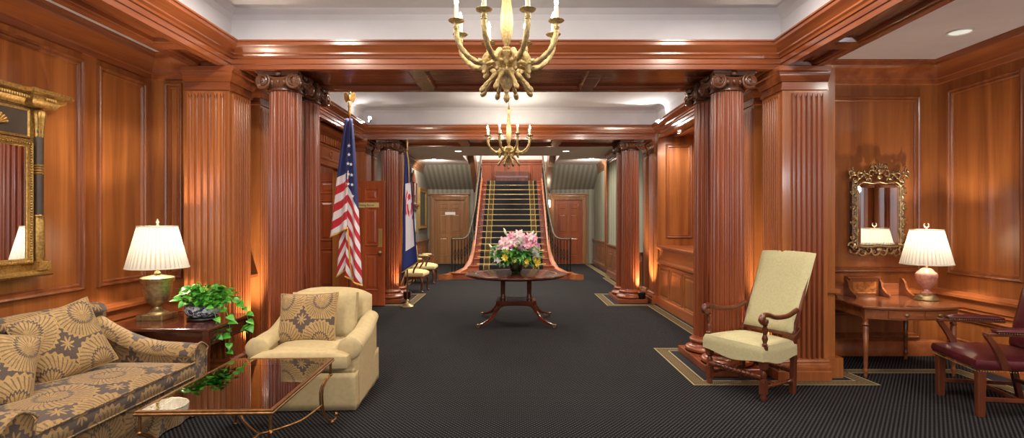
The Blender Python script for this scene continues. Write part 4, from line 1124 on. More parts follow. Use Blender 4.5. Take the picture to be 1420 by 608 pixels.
for s in (-1, 1):
    cl = obj('side_column', MB().lathe([(.03, .12), (.03, 1.22)], (.05, s*.365, 0), 16), 'panel_dark', mr, smooth=40)
    tw = lambda a, z: 1+.12*math.cos(5*a+z*60)
    obj('gilt_mount', MB().lathe([(.03, .1), (.036, .12), (.036, .42), (.03, .44), (.036, .45), (.03, .46)], (.05, s*.365, 0), 30, rf=tw), 'gold', cl, smooth=50)
    obj('gilt_band', MB().lathe([(.028, .77), (.036, .78), (.029, .79), (.036, .8), (.029, .81), (.036, .82), (.029, .83), (.036, .84), (.028, .85)], (.05, s*.365, 0), 16), 'gold', cl, smooth=50)
    obj('gilt_capital', MB().lathe([(.03, 1.06), (.034, 1.08), (.03, 1.1), (.034, 1.14), (.04, 1.2), (.046, 1.25), (.03, 1.27)], (.05, s*.365, 0), 30, rf=lambda a, z: 1+.1*math.cos(8*a)), 'gold', cl, smooth=50)
    obj('plinth_block', MB().box(.0, .1, s*.365-.055, s*.365+.055, .03, .1), 'gold', mr)
m = MB()
prof = [(0, 1.28), (.05, 1.29), (.06, 1.32), (.09, 1.34), (.10, 1.37), (.13, 1.38), (.13, 1.41), (0, 1.42)]
m.sweep([(0, -.32), (0.0, .32)], prof, out=1)
for s in (-1, 1):
    y0, y1 = sorted((s*.30, s*.42)); m.sweep([(0, y0), (.05, y0), (.05, y1), (0, y1)][::1], prof, out=1)
for i in range(40): m.ell((.105+(.05 if abs(-.39+i*.02) > .3 else 0), -.39+i*.02, 1.345), .014, .0085, .016, 6, 4)
obj('cornice', m, 'gold', mr, smooth=40)
obj('bottom_rail', MB().sweep([(0, -.42), (0, .42)], [(0, -.02), (.11, -.015), (.12, .0), (.09, .01), (.08, .03), (.0, .03)], out=1), 'gold', mr)
# ================================================================== round centre table and bouquet
rt = thing('round_table', 'round polished mahogany pedestal table in the middle of the hall', 'table', (.03, 8.4, 0))
top = MB().lathe([(.70, .685), (.72, .69), (.73, .70), (.765, .708), (.772, .72), (.765, .735), (.74, .738)], n=64)
obj('tabletop', top, 'mahogany', rt, smooth=35)
obj('inlay', MB().lathe([(.60, .7385), (.625, .7388)], n=64, caps=False), 'walnut', rt)
obj('bearer', MB().box(-.3, .3, -.06, .06, .64, .69).box(-.06, .06, -.3, .3, .64, .69), 'mahogany', rt, bevel=.005)
for x in (-.2, .2):
    obj('column', MB().lathe([(.045, .35), (.05, .37), (.036, .39), (.034, .42), (.038, .55), (.036, .6), (.045, .62), (.045, .64)], (x, 0, 0), 24), 'mahogany', rt, smooth=50)
obj('platform', MB().prism([(-.3, -.2), (-.24, -.25), (0, -.22), (.24, -.25), (.3, -.2), (.3, .2), (.24, .25), (0, .22), (-.24, .25), (-.3, .2)], .27, .345), 'mahogany', rt, bevel=.008)
for sx in (-1, 1):
    for sy in (-1, 1):
        P = smoothpts([(.22, 0, .30), (.3, 0, .27), (.38, 0, .18), (.48, 0, .09), (.6, 0, .052), (.68, 0, .042)], 6)
        m = MB(); vs = []; kk = len(P)
        for i, p in enumerate(P):
            t = i/(kk-1); w_ = .034-.014*t; h_ = .045*(1-t)+.02
            vs += [(p.x, -w_, p.z-h_*.5), (p.x, w_, p.z-h_*.5), (p.x, w_*.8, p.z+h_*.5), (p.x, 0, p.z+h_*.58), (p.x, -w_*.8, p.z+h_*.5)]
        m.add(vs, [(i*5+j, i*5+(j+1) % 5, (i+1)*5+(j+1) % 5, (i+1)*5+j) for i in range(kk-1) for j in range(5)] + [(4, 3, 2, 1, 0), tuple((kk-1)*5+j for j in range(5))])
        ang = math.atan2(sy*.5, sx*.53); lm = RZ(ang) @ T(0, 0, 0)
        m.xf(RZ(ang) @ T(.05, 0, 0)); lg = obj('leg', m, 'mahogany', rt, smooth=50)
        c = MB().box(.66, .72, -.018, .018, .03, .052); c.rod((.70, -.012, .016), (.70, .012, .016), [(.016, 0), (.016, 1)], 14); c.xf(RZ(ang) @ T(.05, 0, 0)); obj('castor', c, 'brass', lg)

fa = thing('flower_arrangement', 'bouquet of pink and white lilies in a green glass vase on the round table', 'flowers', (.03, 8.36, .739))
obj('vase', MB().lathe([(.07, 0), (.085, .012), (.08, .02), (.10, .05), (.12, .12), (.135, .20), (.14, .225), (.132, .225), (.12, .18), (.10, .08), (.06, .03)], n=40, caps=False), 'vase_glass', fa, smooth=60)
m = MB()
for i in range(26):
    a = 2*PI*i/26; m.tube([(.05*math.cos(a), .05*math.sin(a), .02), (.09*math.cos(a+1.5), .09*math.sin(a+1.5), .24)], .004, 5)
obj('stems', m, 'leaf_dark', fa)['kind'] = 'stuff'
random.seed(11)
fo = MB()
for i in range(700):
    a = random.uniform(0, 2*PI); el = random.uniform(-.6, .45); R_ = random.uniform(.2, .35)
    p = Vector((R_*math.cos(el)*math.cos(a)*1.08, R_*math.cos(el)*math.sin(a), .32+R_*math.sin(el)*.75))
    leaf_mesh(fo, p, (math.cos(a), math.sin(a), random.uniform(-.7, .7)), random.uniform(.08, .14), up=Vector((random.uniform(-.5, .5), random.uniform(-.7, .2), 1)), heart=random.random() < .3, droop=.35)
obj('foliage', fo, 'leaf_dark', fa, smooth=180)['kind'] = 'stuff'
def lily(mb, c, d, s, petals=6, curl=.5):
    d = Vector(d).normalized(); q = d.to_track_quat('Z', 'Y').to_matrix().to_4x4(); n0 = mb.mark()
    for k in range(petals):
        a = 2*PI*k/petals; vs = []
        for t, w_ in ((0, .06), (.3, .2), (.6, .24), (.85, .14), (1, .01)):
            r = t*(.9 if k % 2 else 1.0); z = .55*t-.75*curl*t*t
            for sgn in (-1, 0, 1): vs.append(Vector((r*math.cos(a)-sgn*w_*math.sin(a), r*math.sin(a)+sgn*w_*math.cos(a), z+abs(sgn)*.05)))
        mb.add(vs, [(j*3+i, j*3+i+1, (j+1)*3+i+1, (j+1)*3+i) for j in range(4) for i in range(2)])
    for k in range(5): a = k*1.256; mb.tube([(0, 0, 0), (.12*math.cos(a), .12*math.sin(a), .5)], .02, 4)
    mb.xf(Matrix.Translation(c) @ q @ Matrix.Scale(s, 4), n0)
def mum(mb, c, s, n=60):
    for k in range(n):
        z = 1-1.7*k/n; a = k*2.4; r = math.sqrt(max(0, 1-z*z)); d = Vector((r*math.cos(a), r*math.sin(a), z))
        leaf_mesh(mb, Vector(c)+d*s*.25, d, s*.8, up=Vector((.3, .2, 1)), heart=False, droop=-.3)
fl = [('pink', -.02, .60, .11), ('pink', .17, .52, .12), ('pink', .27, .50, .11), ('pink', .32, .40, .12), ('pink', .22, .42, .10), ('pink', .12, .60, .09), ('pink', .30, .58, .1),
      ('palepink', -.10, .56, .12), ('palepink', .08, .56, .12), ('palepink', -.16, .47, .13), ('palepink', -.26, .44, .12), ('palepink', -.05, .52, .11), ('palepink', -.30, .36, .10), ('palepink', .04, .64, .10),
      ('palepink', .22, .60, .10), ('pink', -.13, .38, .10), ('palepink', -.22, .53, .1), ('pink', -.08, .62, .08),
      ('mauve', -.20, .42, .085), ('mauve', .07, .41, .085), ('mauve', -.06, .43, .08), ('mauve', .36, .46, .07),
      ('yellow', -.15, .33, .085), ('yellow', -.18, .28, .075), ('yellow', .17, .22, .06), ('yellow', .16, .16, .06), ('yellow', .34, .20, .09), ('yellow', -.03, .24, .055), ('yellow', -.01, .47, .05), ('yellow', .30, .24, .06), ('yellow', -.08, .30, .05),
      ('flower_white', -.33, .27, .10), ('flower_white', -.29, .23, .07), ('flower_white', .30, .31, .08), ('palepink', -.34, .32, .08), ('pink', .38, .42, .09), ('palepink', .1, .5, .08)]
for i, (c, x, z, s) in enumerate(fl):
    rr = math.sqrt(max(.0, .40**2-x*x)); y = -(rr*(.98 if z < .36 else .66))*random.uniform(.75, 1.05); y = y if i % 5 else y*.5
    mb = MB(); lily(mb, (x, y, z+.0), (x*1.2, y*1.6-.1, z-.35), s*.9, 6 if c != 'yellow' else 8, random.uniform(.4, .8) if c != 'yellow' else .2)
    obj('blossom', mb, c, fa, smooth=180)
for x, y, z in ((.18, .16, .52), (-.15, .2, .5), (0, .26, .46), (.26, .2, .4), (-.26, .12, .4), (.05, .12, .62), (-.05, .3, .36)):
    mb = MB(); lily(mb, (x, y, z), (x, y+.1, z-.3), .11); obj('blossom', mb, 'palepink', fa, smooth=180)
for x, y, z, s in ((.06, -.25, .52, .10), (.28, -.22, .33, .09), (.33, -.15, .27, .09), (.0, -.18, .58, .07)):
    mb = MB(); mum(mb, (x, y, z), s); obj('blossom', mb, 'flower_white', fa, smooth=180)
for x, z, dx in ((-.19, .70, -.05), (.09, .68, .02), (-.42, .44, -.1), (.27, .66, .06), (.31, .62, .08)):
    mb = MB(); mb.tube([(x*.5, -.05, .35), (x-dx*.5, -.06, z-.08)], .004, 5); mb.rod((x-dx*.5, -.06, z-.08), (x+dx*.5, -.06, z+.04), [(.006, 0), (.022, .4), (.018, .75), (.002, 1)], 10)
    obj('lily_bud', mb, 'bud', fa, smooth=70)

fa.scale = (.88, .88, .93)
# ================================================================== tall upholstered armchair
tc = thing('tall_armchair', 'tall-backed pale yellow armchair with carved wooden arms and turned stretchers', 'armchair', (2.17, 5.06, 0), math.radians(-61.4))
def turned(a, b, r, mb=None, n=12, beads=3):
    prof = [(r*1.15, 0), (r*1.15, .12), (r*.7, .14), (r*1.1, .17), (r*.75, .2)]
    for i in range(beads):
        t = .22+.56*i/beads; d = .56/beads
        prof += [(r*.62, t), (r*1.12, t+d*.5), (r*.62, t+d)]
    prof += [(r*.75, .8), (r*1.1, .83), (r*.7, .86), (r*1.15, .88), (r*1.15, 1)]
    return (mb or MB()).rod(a, b, prof, n)
fw, rwid = .29, .27
for sx in (-1, 1):
    m = MB(); m.box(sx*fw-.028, sx*fw+.028, -.235, -.18, .28, .37); turned((sx*fw, -.208, .16), (sx*fw, -.208, .29), .026, m, beads=1); m.box(sx*fw-.026, sx*fw+.026, -.234, -.182, .06, .17); m.rod((sx*fw, -.208, 0), (sx*fw, -.208, .06), [(.018, 0), (.028, .4), (.02, 1)], 12)
    obj('leg', m, 'walnut', tc, smooth=50)
    m = MB().prism([(.19, 0), (.235, 0), (.25, .35), (.24, .47), (.30, .50), (.30, .58), (.2, .5), (.205, .35)], sx*rwid-.022, sx*rwid+.022, 'X')
    obj('leg', m, 'walnut', tc, bevel=.004)
    turned_m = turned((sx*.285, -.18, .115), (sx*.27, .2, .115), .017, beads=5); obj('stretcher', turned_m, 'walnut', tc, smooth=50)
    a_ = MB()
    P = smoothpts([(sx*.275, .27, .74), (sx*.285, .12, .70), (sx*.30, -.06, .705), (sx*.31, -.17, .735), (sx*.312, -.235, .735), (sx*.312, -.262, .70), (sx*.31, -.235, .675), (sx*.31, -.205, .69)], 6)
    a_.tube(P, [.022 if i < 24 else .026 for i in range(len(P))], 10, flat=1.0)
    arm = obj('arm', a_, 'walnut', tc, smooth=60)
    obj('arm_support', turned((sx*.30, -.205, .44), (sx*.305, -.205, .70), .024, beads=2), 'walnut', tc, smooth=50)
obj('stretcher', turned((-.28, -.208, .20), (.28, -.208, .20), .022, beads=7), 'walnut', tc, smooth=50)
obj('stretcher', turned((-.275, -.02, .115), (.275, -.02, .115), .016, beads=7), 'walnut', tc, smooth=50)
obj('stretcher', turned((-.26, .21, .2), (.26, .21, .2), .018, beads=5), 'walnut', tc, smooth=50)
m = MB()
def seat(u, v):
    # lower valance wraps the box seat
    k = u*4; i = int(k) % 4; t = k-int(k); L_ = [(-.325, -.26), (.325, -.26), (.295, .24), (-.295, .24)]
    a, b = L_[i], L_[(i+1) % 4]; x = a[0]+(b[0]-a[0])*t; y = a[1]+(b[1]-a[1])*t
    z = .325+.145*v + (1-v)*.02*math.cos(t*PI*2)*-1*(-1)
    q = 1-.05*max(0, v-.7)/.3; return (x*q, y*q, z)
m.grid(seat, 81, 8)
m.grid(lambda u, v: ((u-.5)*2*(.307-.03*v), -.247+.475*v, .47+.03*(1-(2*u-1)**4)*(1-(2*v-1)**4)), 14, 14)
obj('seat', m, 'chair_yellow', tc, smooth=60)
def tall_back():
    m = MB()
    for sg in (1, -1):
        def fn(u, v):
            a = (u-.5)*2; z = .52+.72*v; y = .235+.30*v
            th = .042*max(0, (1-a**8)*(1-(2*v-1)**12))**.4
            return (a*sg*(.275+.01*v), y-sg*th, z-sg*th*-.35*0 + .012*(1-a*a)*(v**8))
        m.grid(fn, 16, 20)
    return m
obj('backrest', tall_back(), 'chair_yellow', tc, smooth=180)
obj('back_rail', MB().cbox((0, .235, .515), .52, .035, .03), 'walnut', tc, bevel=.004)
for sx in (-1, 1): obj('back_post', MB().tube([(sx*.265, .235, .47), (sx*.262, .27, .62), (sx*.262, .45, 1.02)], .018, 8), 'walnut', tc)

# ================================================================== writing desk against the alcove wall
dk = thing('writing_desk', 'bow-fronted wooden writing desk with a low carved gallery under the gilt mirror', 'desk', (3.90, 5.30, 0))
# local: x -.52 .. .5, y 0 (front) .. .92 (wall)
front = [(-.50, .08)] + [(-.5+1.0*i/14, .07-.13*math.sin(PI*i/14)**.8) for i in range(1, 14)] + [(.5, .12), (.5, .88), (-.46, .88)]
obj('top', MB().prism(front, .685, .71), 'desk', dk, bevel=.006)
obj('apron', MB().prism([(x*.94, .02+y*.97) for x, y in front[:-2]] + [(.46, .85), (-.42, .85)], .585, .685), 'desk', dk)
def bowy(x): return (.07-.13*math.sin(PI*(x+.5))**.8)*.97+.02
for x0, x1 in ((-.30, .0), (.02, .32)):
    m = MB(); n0 = m.mark(); k = 8; vs = []
    for i in range(k+1):
        x = x0+(x1-x0)*i/k; y = bowy(x)-.008
        vs += [(x, y, .6), (x, y, .67), (x, y+.02, .67), (x, y+.02, .6)]
    m.add(vs, [(i*4+j, i*4+(j+1) % 4, (i+1)*4+(j+1) % 4, (i+1)*4+j) for i in range(k) for j in range(4)] + [(3, 2, 1, 0), tuple(k*4+j for j in range(4))])
    d_ = obj('drawer', m, 'desk', dk); xc = (x0+x1)/2; y = bowy(xc)-.01
    obj('drawer_pull', MB().ell((xc, y-.006, .635), .022, .008, .014, 14, 8), 'brass', d_, smooth=60)
for x, y in ((-.45, .115), (.44, .15), (-.42, .83), (.45, .83)):
    m = MB().box(x-.024, x+.024, y-.024, y+.024, .57, .60)
    m.rod((x, y, 0), (x, y, .58), [(.012, 0), (.017, .04), (.012, .07), (.02, .1), (.026, .13), (.016, .16), (.019, .2), (.027, .85), (.02, .87), (.032, .9), (.02, .94), (.03, 1)], 16)
    obj('leg', m, 'desk', dk, smooth=50)
gal = obj('gallery', MB().box(-.44, .42, .84, .88, .71, .84), 'desk', dk, bevel=.003)
obj('gallery_panel', MB().box(-.20, .12, .78, .84, .71, .90).box(-.225, .145, .77, .85, .90, .925), 'desk', gal, bevel=.004)
obj('inlay_panel', MB().rings((-.17, .779, .735), (1, 0, 0), (0, 0, 1), (0, -1, 0), .26, .13, [(0, 0), (.002, .004), (.008, .004), (.012, .002)], fill=True), 'burl', gal)
for x in (-.42, -.22, .14, .40):
    obj('gallery_bracket', MB().prism([(.84, .71), (.62, .71), (.62, .735), (.68, .755), (.74, .80), (.76, .86), (.80, .90), (.84, .905)], x-.012, x+.012, 'X'), 'desk', gal, bevel=.003)
l2 = thing('table_lamp', 'rose marble table lamp with pleated white shade, lit, on the writing desk', 'lamp', (4.32, 5.78, .71))
obj('foot', MB().lathe([(.105, 0), (.11, .008), (.10, .02), (.10, .035), (.09, .045), (.075, .055), (.05, .062)], n=36), 'brass', l2, smooth=50)
obj('urn', MB().lathe([(.05, .062), (.055, .075), (.03, .09), (.026, .11), (.05, .135), (.085, .18), (.098, .235), (.10, .27), (.09, .285), (.07, .30), (.05, .325), (.03, .335)], n=36), 'stone', l2, smooth=50)
obj('neck', MB().lathe([(.02, .33), (.014, .345), (.012, .40), (.004, .42), (.004, .76)], n=16), 'brass', l2, smooth=60)
pleated_shade('lamp_shade', l2, .232, .145, .375, .735)
m = MB().lathe([(.006, .73), (.01, .745), (.005, .755)], n=12); m.tube(arc((0, 0, .785), .024, -PI*1.25, PI*.25, 14), [.004+.003*math.sin(PI*i/14) for i in range(15)], 6)
obj('finial', m, 'ivory', l2, smooth=60)
bulb(l2, .52, 46)
obj('cord', MB().tube(smoothpts([(0, .09, .012), (.05, .2, .006), (.09, .32, .006), (.05, .40, .006)], 5), .003, 5), 'black', l2)

# ================================================================== gilt rococo mirror
gm = thing('gilt_mirror', 'rococo gilt mirror with openwork scroll frame on the alcove wall', 'mirror', (4.10, 6.3, 1.13))
obj('glass', MB().rings((-.235, -.09, .13), (1, 0, 0), (0, 0, 1), (0, -1, 0), .47, .68, [(0, 0), (.0, .004), (.03, .012)], fill=True), 'mirror', gm)
obj('backboard', MB().box(-.27, .27, -.085, -.0, .08, .86), 'walnut', gm)
m = MB()
random.seed(3)
def scroll(c, r, a0, turns, rt_=.012, sg=1):
    P = []
    for i in range(26):
        t = i/25; a = a0+sg*turns*2*PI*t; q = r*(1-t)**.75+.004; P.append((c[0]+q*math.cos(a), c[1], c[2]+q*math.sin(a)))
    m.tube(P, [rt_*(1.15-.6*i/25) for i in range(26)], 7)
for s in (-1, 1):
    # inner beaded slip
    m.tube([(s*.245, -.10, .12), (s*.245, -.10, .82)], .010, 8); m.tube([(s*.285, -.085, .10), (s*.285, -.085, .86)], .011, 8)
    for i in range(9):
        z = .14+i*.085; sg = 1 if i % 2 else -1
        scroll((s*(.285+.018*sg), -.095, z), .034, PI/2*sg, .9, .011, s*sg)
        m.ell((s*.265, -.1, z+.04), .016, .012, .03, 8, 6, mat=Matrix.Rotation(.5*sg*s, 4, 'Y'))
    for (x, z, r, a0, tn, sg) in ((.27, .09, .06, 0, 1.2, -1), (.20, .06, .05, PI, 1.1, 1), (.12, .08, .045, 0, 1.1, -1), (.05, .055, .04, PI, 1, 1), (.31, .13, .035, 0, 1, 1),
                                  (.27, .88, .055, 0, 1.2, 1), (.21, .91, .045, PI, 1.1, -1), (.14, .90, .045, 0, 1.1, 1), (.08, .94, .045, PI, 1.1, -1), (.05, 1.0, .04, 0, 1.1, 1), (.31, .94, .03, PI/2, 1, -1), (.11, .86, .03, 0, 1, 1)):
        scroll((s*x, -.10, z), r, a0 if s > 0 else PI-a0, tn, .012, sg*s)
    for (x, z, rx, rz, an) in ((.295, .985, .012, .04, .2), (.28, .955, .02, .02, 0), (.235, .955, .012, .03, -.5), (.16, .955, .012, .03, .4), (.32, .05, .012, .03, 1), (.16, .035, .01, .03, .9), (.08, 1.03, .01, .03, .5)):
        m.ell((s*x, -.1, z), rx, .012, rz, 8, 6, mat=Matrix.Rotation(an*s, 4, 'Y'))
m.tube(smoothpts([(-.245, -.11, .80), (-.18, -.11, .845), (-.08, -.11, .83), (0, -.11, .845), (.08, -.11, .83), (.18, -.11, .845), (.245, -.11, .80)], 6), .011, 8)
m.tube(smoothpts([(-.245, -.11, .13), (-.12, -.11, .115), (0, -.11, .125), (.12, -.11, .115), (.245, -.11, .13)], 6), .011, 8)
m.ell((0, -.11, .965), .03, .02, .04, 10, 8); m.ell((0, -.11, .90), .035, .018, .025, 10, 8); m.ell((0, -.11, .08), .04, .02, .03, 10, 8)
for k in range(-2, 3): m.tube([(.01*k, -.11, 1.0), (.028*k, -.11, 1.055-.006*k*k)], [.006, .009], 6)
obj('scroll_frame', m, 'gilt', gm, smooth=60)
for s in (-1, 1):
    obj('side_glass', MB().box(s*.262-.014, s*.262+.014, -.094, -.088, .13, .82), 'mirror', gm)

# ================================================================== burgundy leather armchair
lc = thing('leather_armchair', 'burgundy leather open armchair with brass nailheads cut by the right edge', 'armchair', (3.99, 4.56, 0), math.radians(-101))
for sx in (-1, 1):
    obj('leg', MB().add([(sx*.275-.026, -.30, 0), (sx*.275+.026, -.30, 0), (sx*.275+.026, -.25, 0), (sx*.275-.026, -.25, 0), (sx*.275-.03, -.305, .36), (sx*.275+.03, -.305, .36), (sx*.275+.03, -.245, .36), (sx*.275-.03, -.245, .36)],
        [(3, 2, 1, 0), (4, 5, 6, 7), (0, 1, 5, 4), (1, 2, 6, 5), (2, 3, 7, 6), (3, 0, 4, 7)]), 'walnut', lc, bevel=.005)
    obj('leg', MB().prism([(.30, 0), (.345, 0), (.275, .36), (.225, .36)], sx*.25-.022, sx*.25+.022, 'X'), 'walnut', lc, bevel=.005)
    obj('stretcher', MB().box(sx*.262-.012, sx*.262+.012, -.26, .29, .12, .15), 'walnut', lc, bevel=.003)
    P = smoothpts([(sx*.31, -.12, .38), (sx*.318, -.15, .46), (sx*.325, -.20, .56), (sx*.325, -.25, .635), (sx*.32, -.26, .655)], 5)
    vs = []; kk = len(P); mm = MB()
    for i, p in enumerate(P):
        w_ = .03-.01*i/kk; vs += [(p.x-.018, p.y-w_, p.z), (p.x+.018, p.y-w_, p.z), (p.x+.018, p.y+w_, p.z), (p.x-.018, p.y+w_, p.z)]
    mm.add(vs, [(i*4+j, i*4+(j+1) % 4, (i+1)*4+(j+1) % 4, (i+1)*4+j) for i in range(kk-1) for j in range(4)] + [(3, 2, 1, 0), tuple((kk-1)*4+j for j in range(4))])
    obj('arm_support', mm, 'walnut', lc, bevel=.004)
    a_ = MB().box(sx*.32-.024, sx*.32+.024, -.275, .24, .645, .672); arm = obj('arm', a_, 'walnut', lc, bevel=.006)
    p_ = MB(); cushion(p_, (sx*.32, .01, .685), .062, .42, .035, .3, 12); pad = obj('arm_pad', p_, 'leather', arm, smooth=60)
    nl = MB()
    for i in range(24):
        for q in (-1, 1): nl.ell((sx*.32+q*.034, -.19+i*.0175, .672), .005, .005, .005, 6, 4)
    obj('nail_trim', nl, 'nail', arm, smooth=60)
obj('stretcher', MB().box(-.26, .26, -.01, .015, .12, .15), 'walnut', lc, bevel=.003)
obj('stretcher', MB().box(-.24, .24, .27, .295, .16, .19), 'walnut', lc, bevel=.003)
m = MB(); cushion(m, (0, -.02, .415), .62, .60, .11, .3, 16); obj('seat', m, 'leather', lc, smooth=60)
nl = MB()
for i in range(34): nl.ell((-.305+i*.0185, -.324, .366), .005, .005, .005, 6, 4)
for i in range(32):
    for q in (-1, 1): nl.ell((q*.314, -.31+i*.0185, .366), .005, .005, .005, 6, 4)
obj('nail_trim', nl, 'nail', lc, smooth=60)
m = MB()
for sg in (1, -1):
    m.grid(lambda u, v: ((u-.5)*2*sg*(.275+.02*v), .255+.14*v-sg*.05*max(0, (1-((u-.5)*2)**8)*(1-(2*v-1)**10))**.45, .46+.56*v+.035*(1-((u-.5)*2)**2)*v**3), 16, 16)
obj('backrest', m, 'leather', lc, smooth=180)
for sx in (-1, 1): obj('back_post', MB().tube([(sx*.25, .26, .36), (sx*.255, .275, .5), (sx*.262, .31, .7)], .02, 8), 'walnut', lc)

# ================================================================== two yellow armchairs in the lobby
def lobby_chair(label, loc, rz):
    c = thing('side_armchair', label, 'armchair', loc, rz, 'yellow armchairs along the left lobby wall')
    for sx in (-1, 1):
        P = smoothpts([(sx*.25, -.22, .33), (sx*.275, -.25, .24), (sx*.265, -.24, .12), (sx*.26, -.235, .05), (sx*.27, -.26, .015)], 5)
        obj('leg', MB().tube(P, [.034-.018*min(1, i/14) for i in range(len(P))], 8).ell((sx*.27, -.26, .018), .028, .032, .018, 10, 6), 'walnut', c, smooth=60)
        obj('leg', MB().tube([(sx*.23, .22, .36), (sx*.235, .24, .2), (sx*.24, .29, .0)], .02, 8), 'walnut', c)
        obj('arm', MB().tube(smoothpts([(sx*.26, .24, .68), (sx*.285, .05, .66), (sx*.29, -.12, .655), (sx*.28, -.15, .62), (sx*.27, -.08, .50), (sx*.265, -.06, .40)], 5), .019, 8), 'walnut', c, smooth=60)
        obj('arm_pad', MB().ell((sx*.287, .0, .682), .03, .12, .022, 12, 8, e=.6), 'seat_yellow', c, smooth=60)
    m = MB(); cushion(m, (0, -.01, .39), .56, .52, .12, .35, 14); obj('seat', m, 'seat_yellow', c, smooth=60)
    obj('seat_rail', MB().box(-.265, .265, -.25, .24, .29, .345), 'walnut', c, bevel=.01)
    m = MB()
    for sg in (1, -1): m.grid(lambda u, v: ((u-.5)*2*sg*.25, .25+.10*v-sg*.035*max(0, (1-((u-.5)*2)**8)*(1-(2*v-1)**10))**.45, .47+.50*v+.03*(1-((u-.5)*2)**2)*v**3), 12, 12)
    obj('backrest', m, 'seat_yellow', c, smooth=180); return c
lobby_chair('nearer yellow upholstered armchair beside the blue and white flag', (-2.17, 11.90, 0), math.radians(86))
lobby_chair('farther yellow upholstered armchair before the pale oak door', (-2.20, 13.62, 0), math.radians(90))

# ================================================================== flags
def flagpole(loc, h, label, eagle=True):
    f = thing('flag', label, 'flag', loc)
    obj('stand', MB().lathe([(.11, 0), (.115, .012), (.10, .03), (.07, .045), (.04, .07), (.035, .12), (.02, .13)], n=32), 'brass', f, smooth=50)
    obj('pole', MB().tube([(0, 0, .03), (0, 0, h)], .014, 12), 'walnut', f)
    return f
f1 = flagpole((-2.05, 6.86, .0), 2.90, 'American flag with gold fringe hanging from an eagle-topped pole')
m = MB().lathe([(.014, 2.84), (.022, 2.86), (.016, 2.90), (.012, 2.94), (.02, 2.96), (.012, 2.98), (.018, 3.0), (.008, 3.02)], n=16)
m.ell((0, 0, 3.07), .018, .02, .045, 10, 8); m.ell((.012, -.005, 3.125), .014, .012, .015, 8, 6)
for s in (-1, 1):
    m.add([(0, .0, 3.09), (s*.045, .01, 3.14), (s*.07, .012, 3.125), (s*.065, .01, 3.05), (s*.04, .0, 3.01), (0, 0, 3.05), (0, .014, 3.09), (s*.045, .022, 3.14), (s*.07, .024, 3.125), (s*.065, .022, 3.05), (s*.04, .014, 3.01), (0, .014, 3.05)],
          [(0, 1, 2, 3, 4, 5), (11, 10, 9, 8, 7, 6)] + [(i, (i+1) % 6, 6+(i+1) % 6, 6+i) for i in range(6)])
obj('eagle', m, 'gold', f1, smooth=50)
def lobe(m, top, bot, folds, amp, uvf, nu=40, nv=50, y0=0.0, curve=1.0):
    """hanging cloth between two spans: top=(x0,x1,z) bottom=(x0,x1,z0,z1)"""
    def fn(u, v):
        e = v**curve
        x0 = top[0]+(bot[0]-top[0])*e; x1 = top[1]+(bot[1]-top[1])*e
        z = top[2]+((bot[2]+(bot[3]-bot[2])*u)-top[2])*v
        x = x0+(x1-x0)*u
        y = y0-amp*(.35+.65*v)*math.sin(u*PI*folds+v*1.2)-.02*math.sin(v*6+u*3)*v
        return (x, y, z)
    return m.grid(fn, nu, nv, uvfn=uvf)
m = MB()
lobe(m, (-.03, .03, 2.80), (-.215, -.005, 1.34, 1.45), 2.4, .035, lambda u, v: (u, (v-.49)/.148+(u-.5)*.2), y0=-.05, curve=.85)
lobe(m, (-.02, .05, 2.80), (-.03, .17, .86, .74), 3.2, .03, lambda u, v: (u, (v-.40-.04*u)/.102-u*1.1), y0=-.045, curve=.8)
lobe(m, (-.03, .02, 2.78), (-.17, .0, .84, .98), 2, .02, lambda u, v: (u, (v-.5)/.11+u*1.2+.5), y0=.05, curve=.8)
cl = obj('cloth', m, 'us_flag', f1, smooth=180, solid=.003)
m = MB()
def edge(m, top, bot, folds, amp, y0, us, zdrop=.03, curve=1):
    P = []
    for i in range(us+1):
        u = i/us; x = bot[0]+(bot[1]-bot[0])*u; z = bot[2]+(bot[3]-bot[2])*u; y = y0-amp*math.sin(u*PI*folds+1.2)-.02*math.sin(6+u*3); P.append((x, y, z-.008))
    m.tube(P, .017, 7, flat=.5)
edge(m, 0, (-.215, -.005, 1.34, 1.45), 2.4, .035, -.05, 24); edge(m, 0, (-.03, .17, .86, .74), 3.2, .03, -.045, 24); edge(m, 0, (-.17, .0, .84, .98), 2, .02, .05, 20)
m.tube([(-.004, -.07, 1.46), (.01, -.05, 1.25), (.02, -.04, 1.0), (.05, -.035, .84)], .009, 6)
obj('fringe', m, 'fringe', f1, smooth=180)
def star(mb, c, r):
    vs = [(c[0]+(r if k % 2 == 0 else r*.4)*math.sin(k*PI/5), c[1], c[2]+(r if k % 2 == 0 else r*.4)*math.cos(k*PI/5)) for k in range(10)]
    mb.add(vs+[(x, y+.003, z) for x, y, z in vs], [tuple(range(10)), tuple(range(10, 20))[::-1]] + [(i, (i+1) % 10, 10+(i+1) % 10, 10+i) for i in range(10)]); return mb
for x, z in ((.020, 2.35), (.008, 2.24), (.045, 2.23), (.012, 2.11), (.052, 2.10), (.058, 1.98), (.012, 1.99), (.064, 1.84), (.02, 2.46)):
    obj('star', star(MB(), (x, -.083, z), .024), 'star', cl)
f2 = flagpole((-1.90, 9.80, 0), 2.80, 'blue and white state flag with red emblem beside the far left columns')
obj('spear', MB().lathe([(.014, 2.78), (.02, 2.8), (.012, 2.83), (.02, 2.87), (.022, 2.9), (.002, 3.0)], n=12), 'gilt', f2, smooth=50)
m = MB()
lobe(m, (-.04, .03, 2.72), (-.085, .19, .62, .80), 1.7, .035, lambda u, v: (u, v), y0=-.03, curve=.9)
lobe(m, (-.03, .01, 2.70), (-.11, -.03, .40, .64), 2, .02, lambda u, v: (0, v), y0=.02, curve=.9)
lobe(m, (-.05, -.02, 2.7), (-.10, .0, 1.5, 1.1), 2, .02, lambda u, v: (0, v), y0=.05, curve=1)
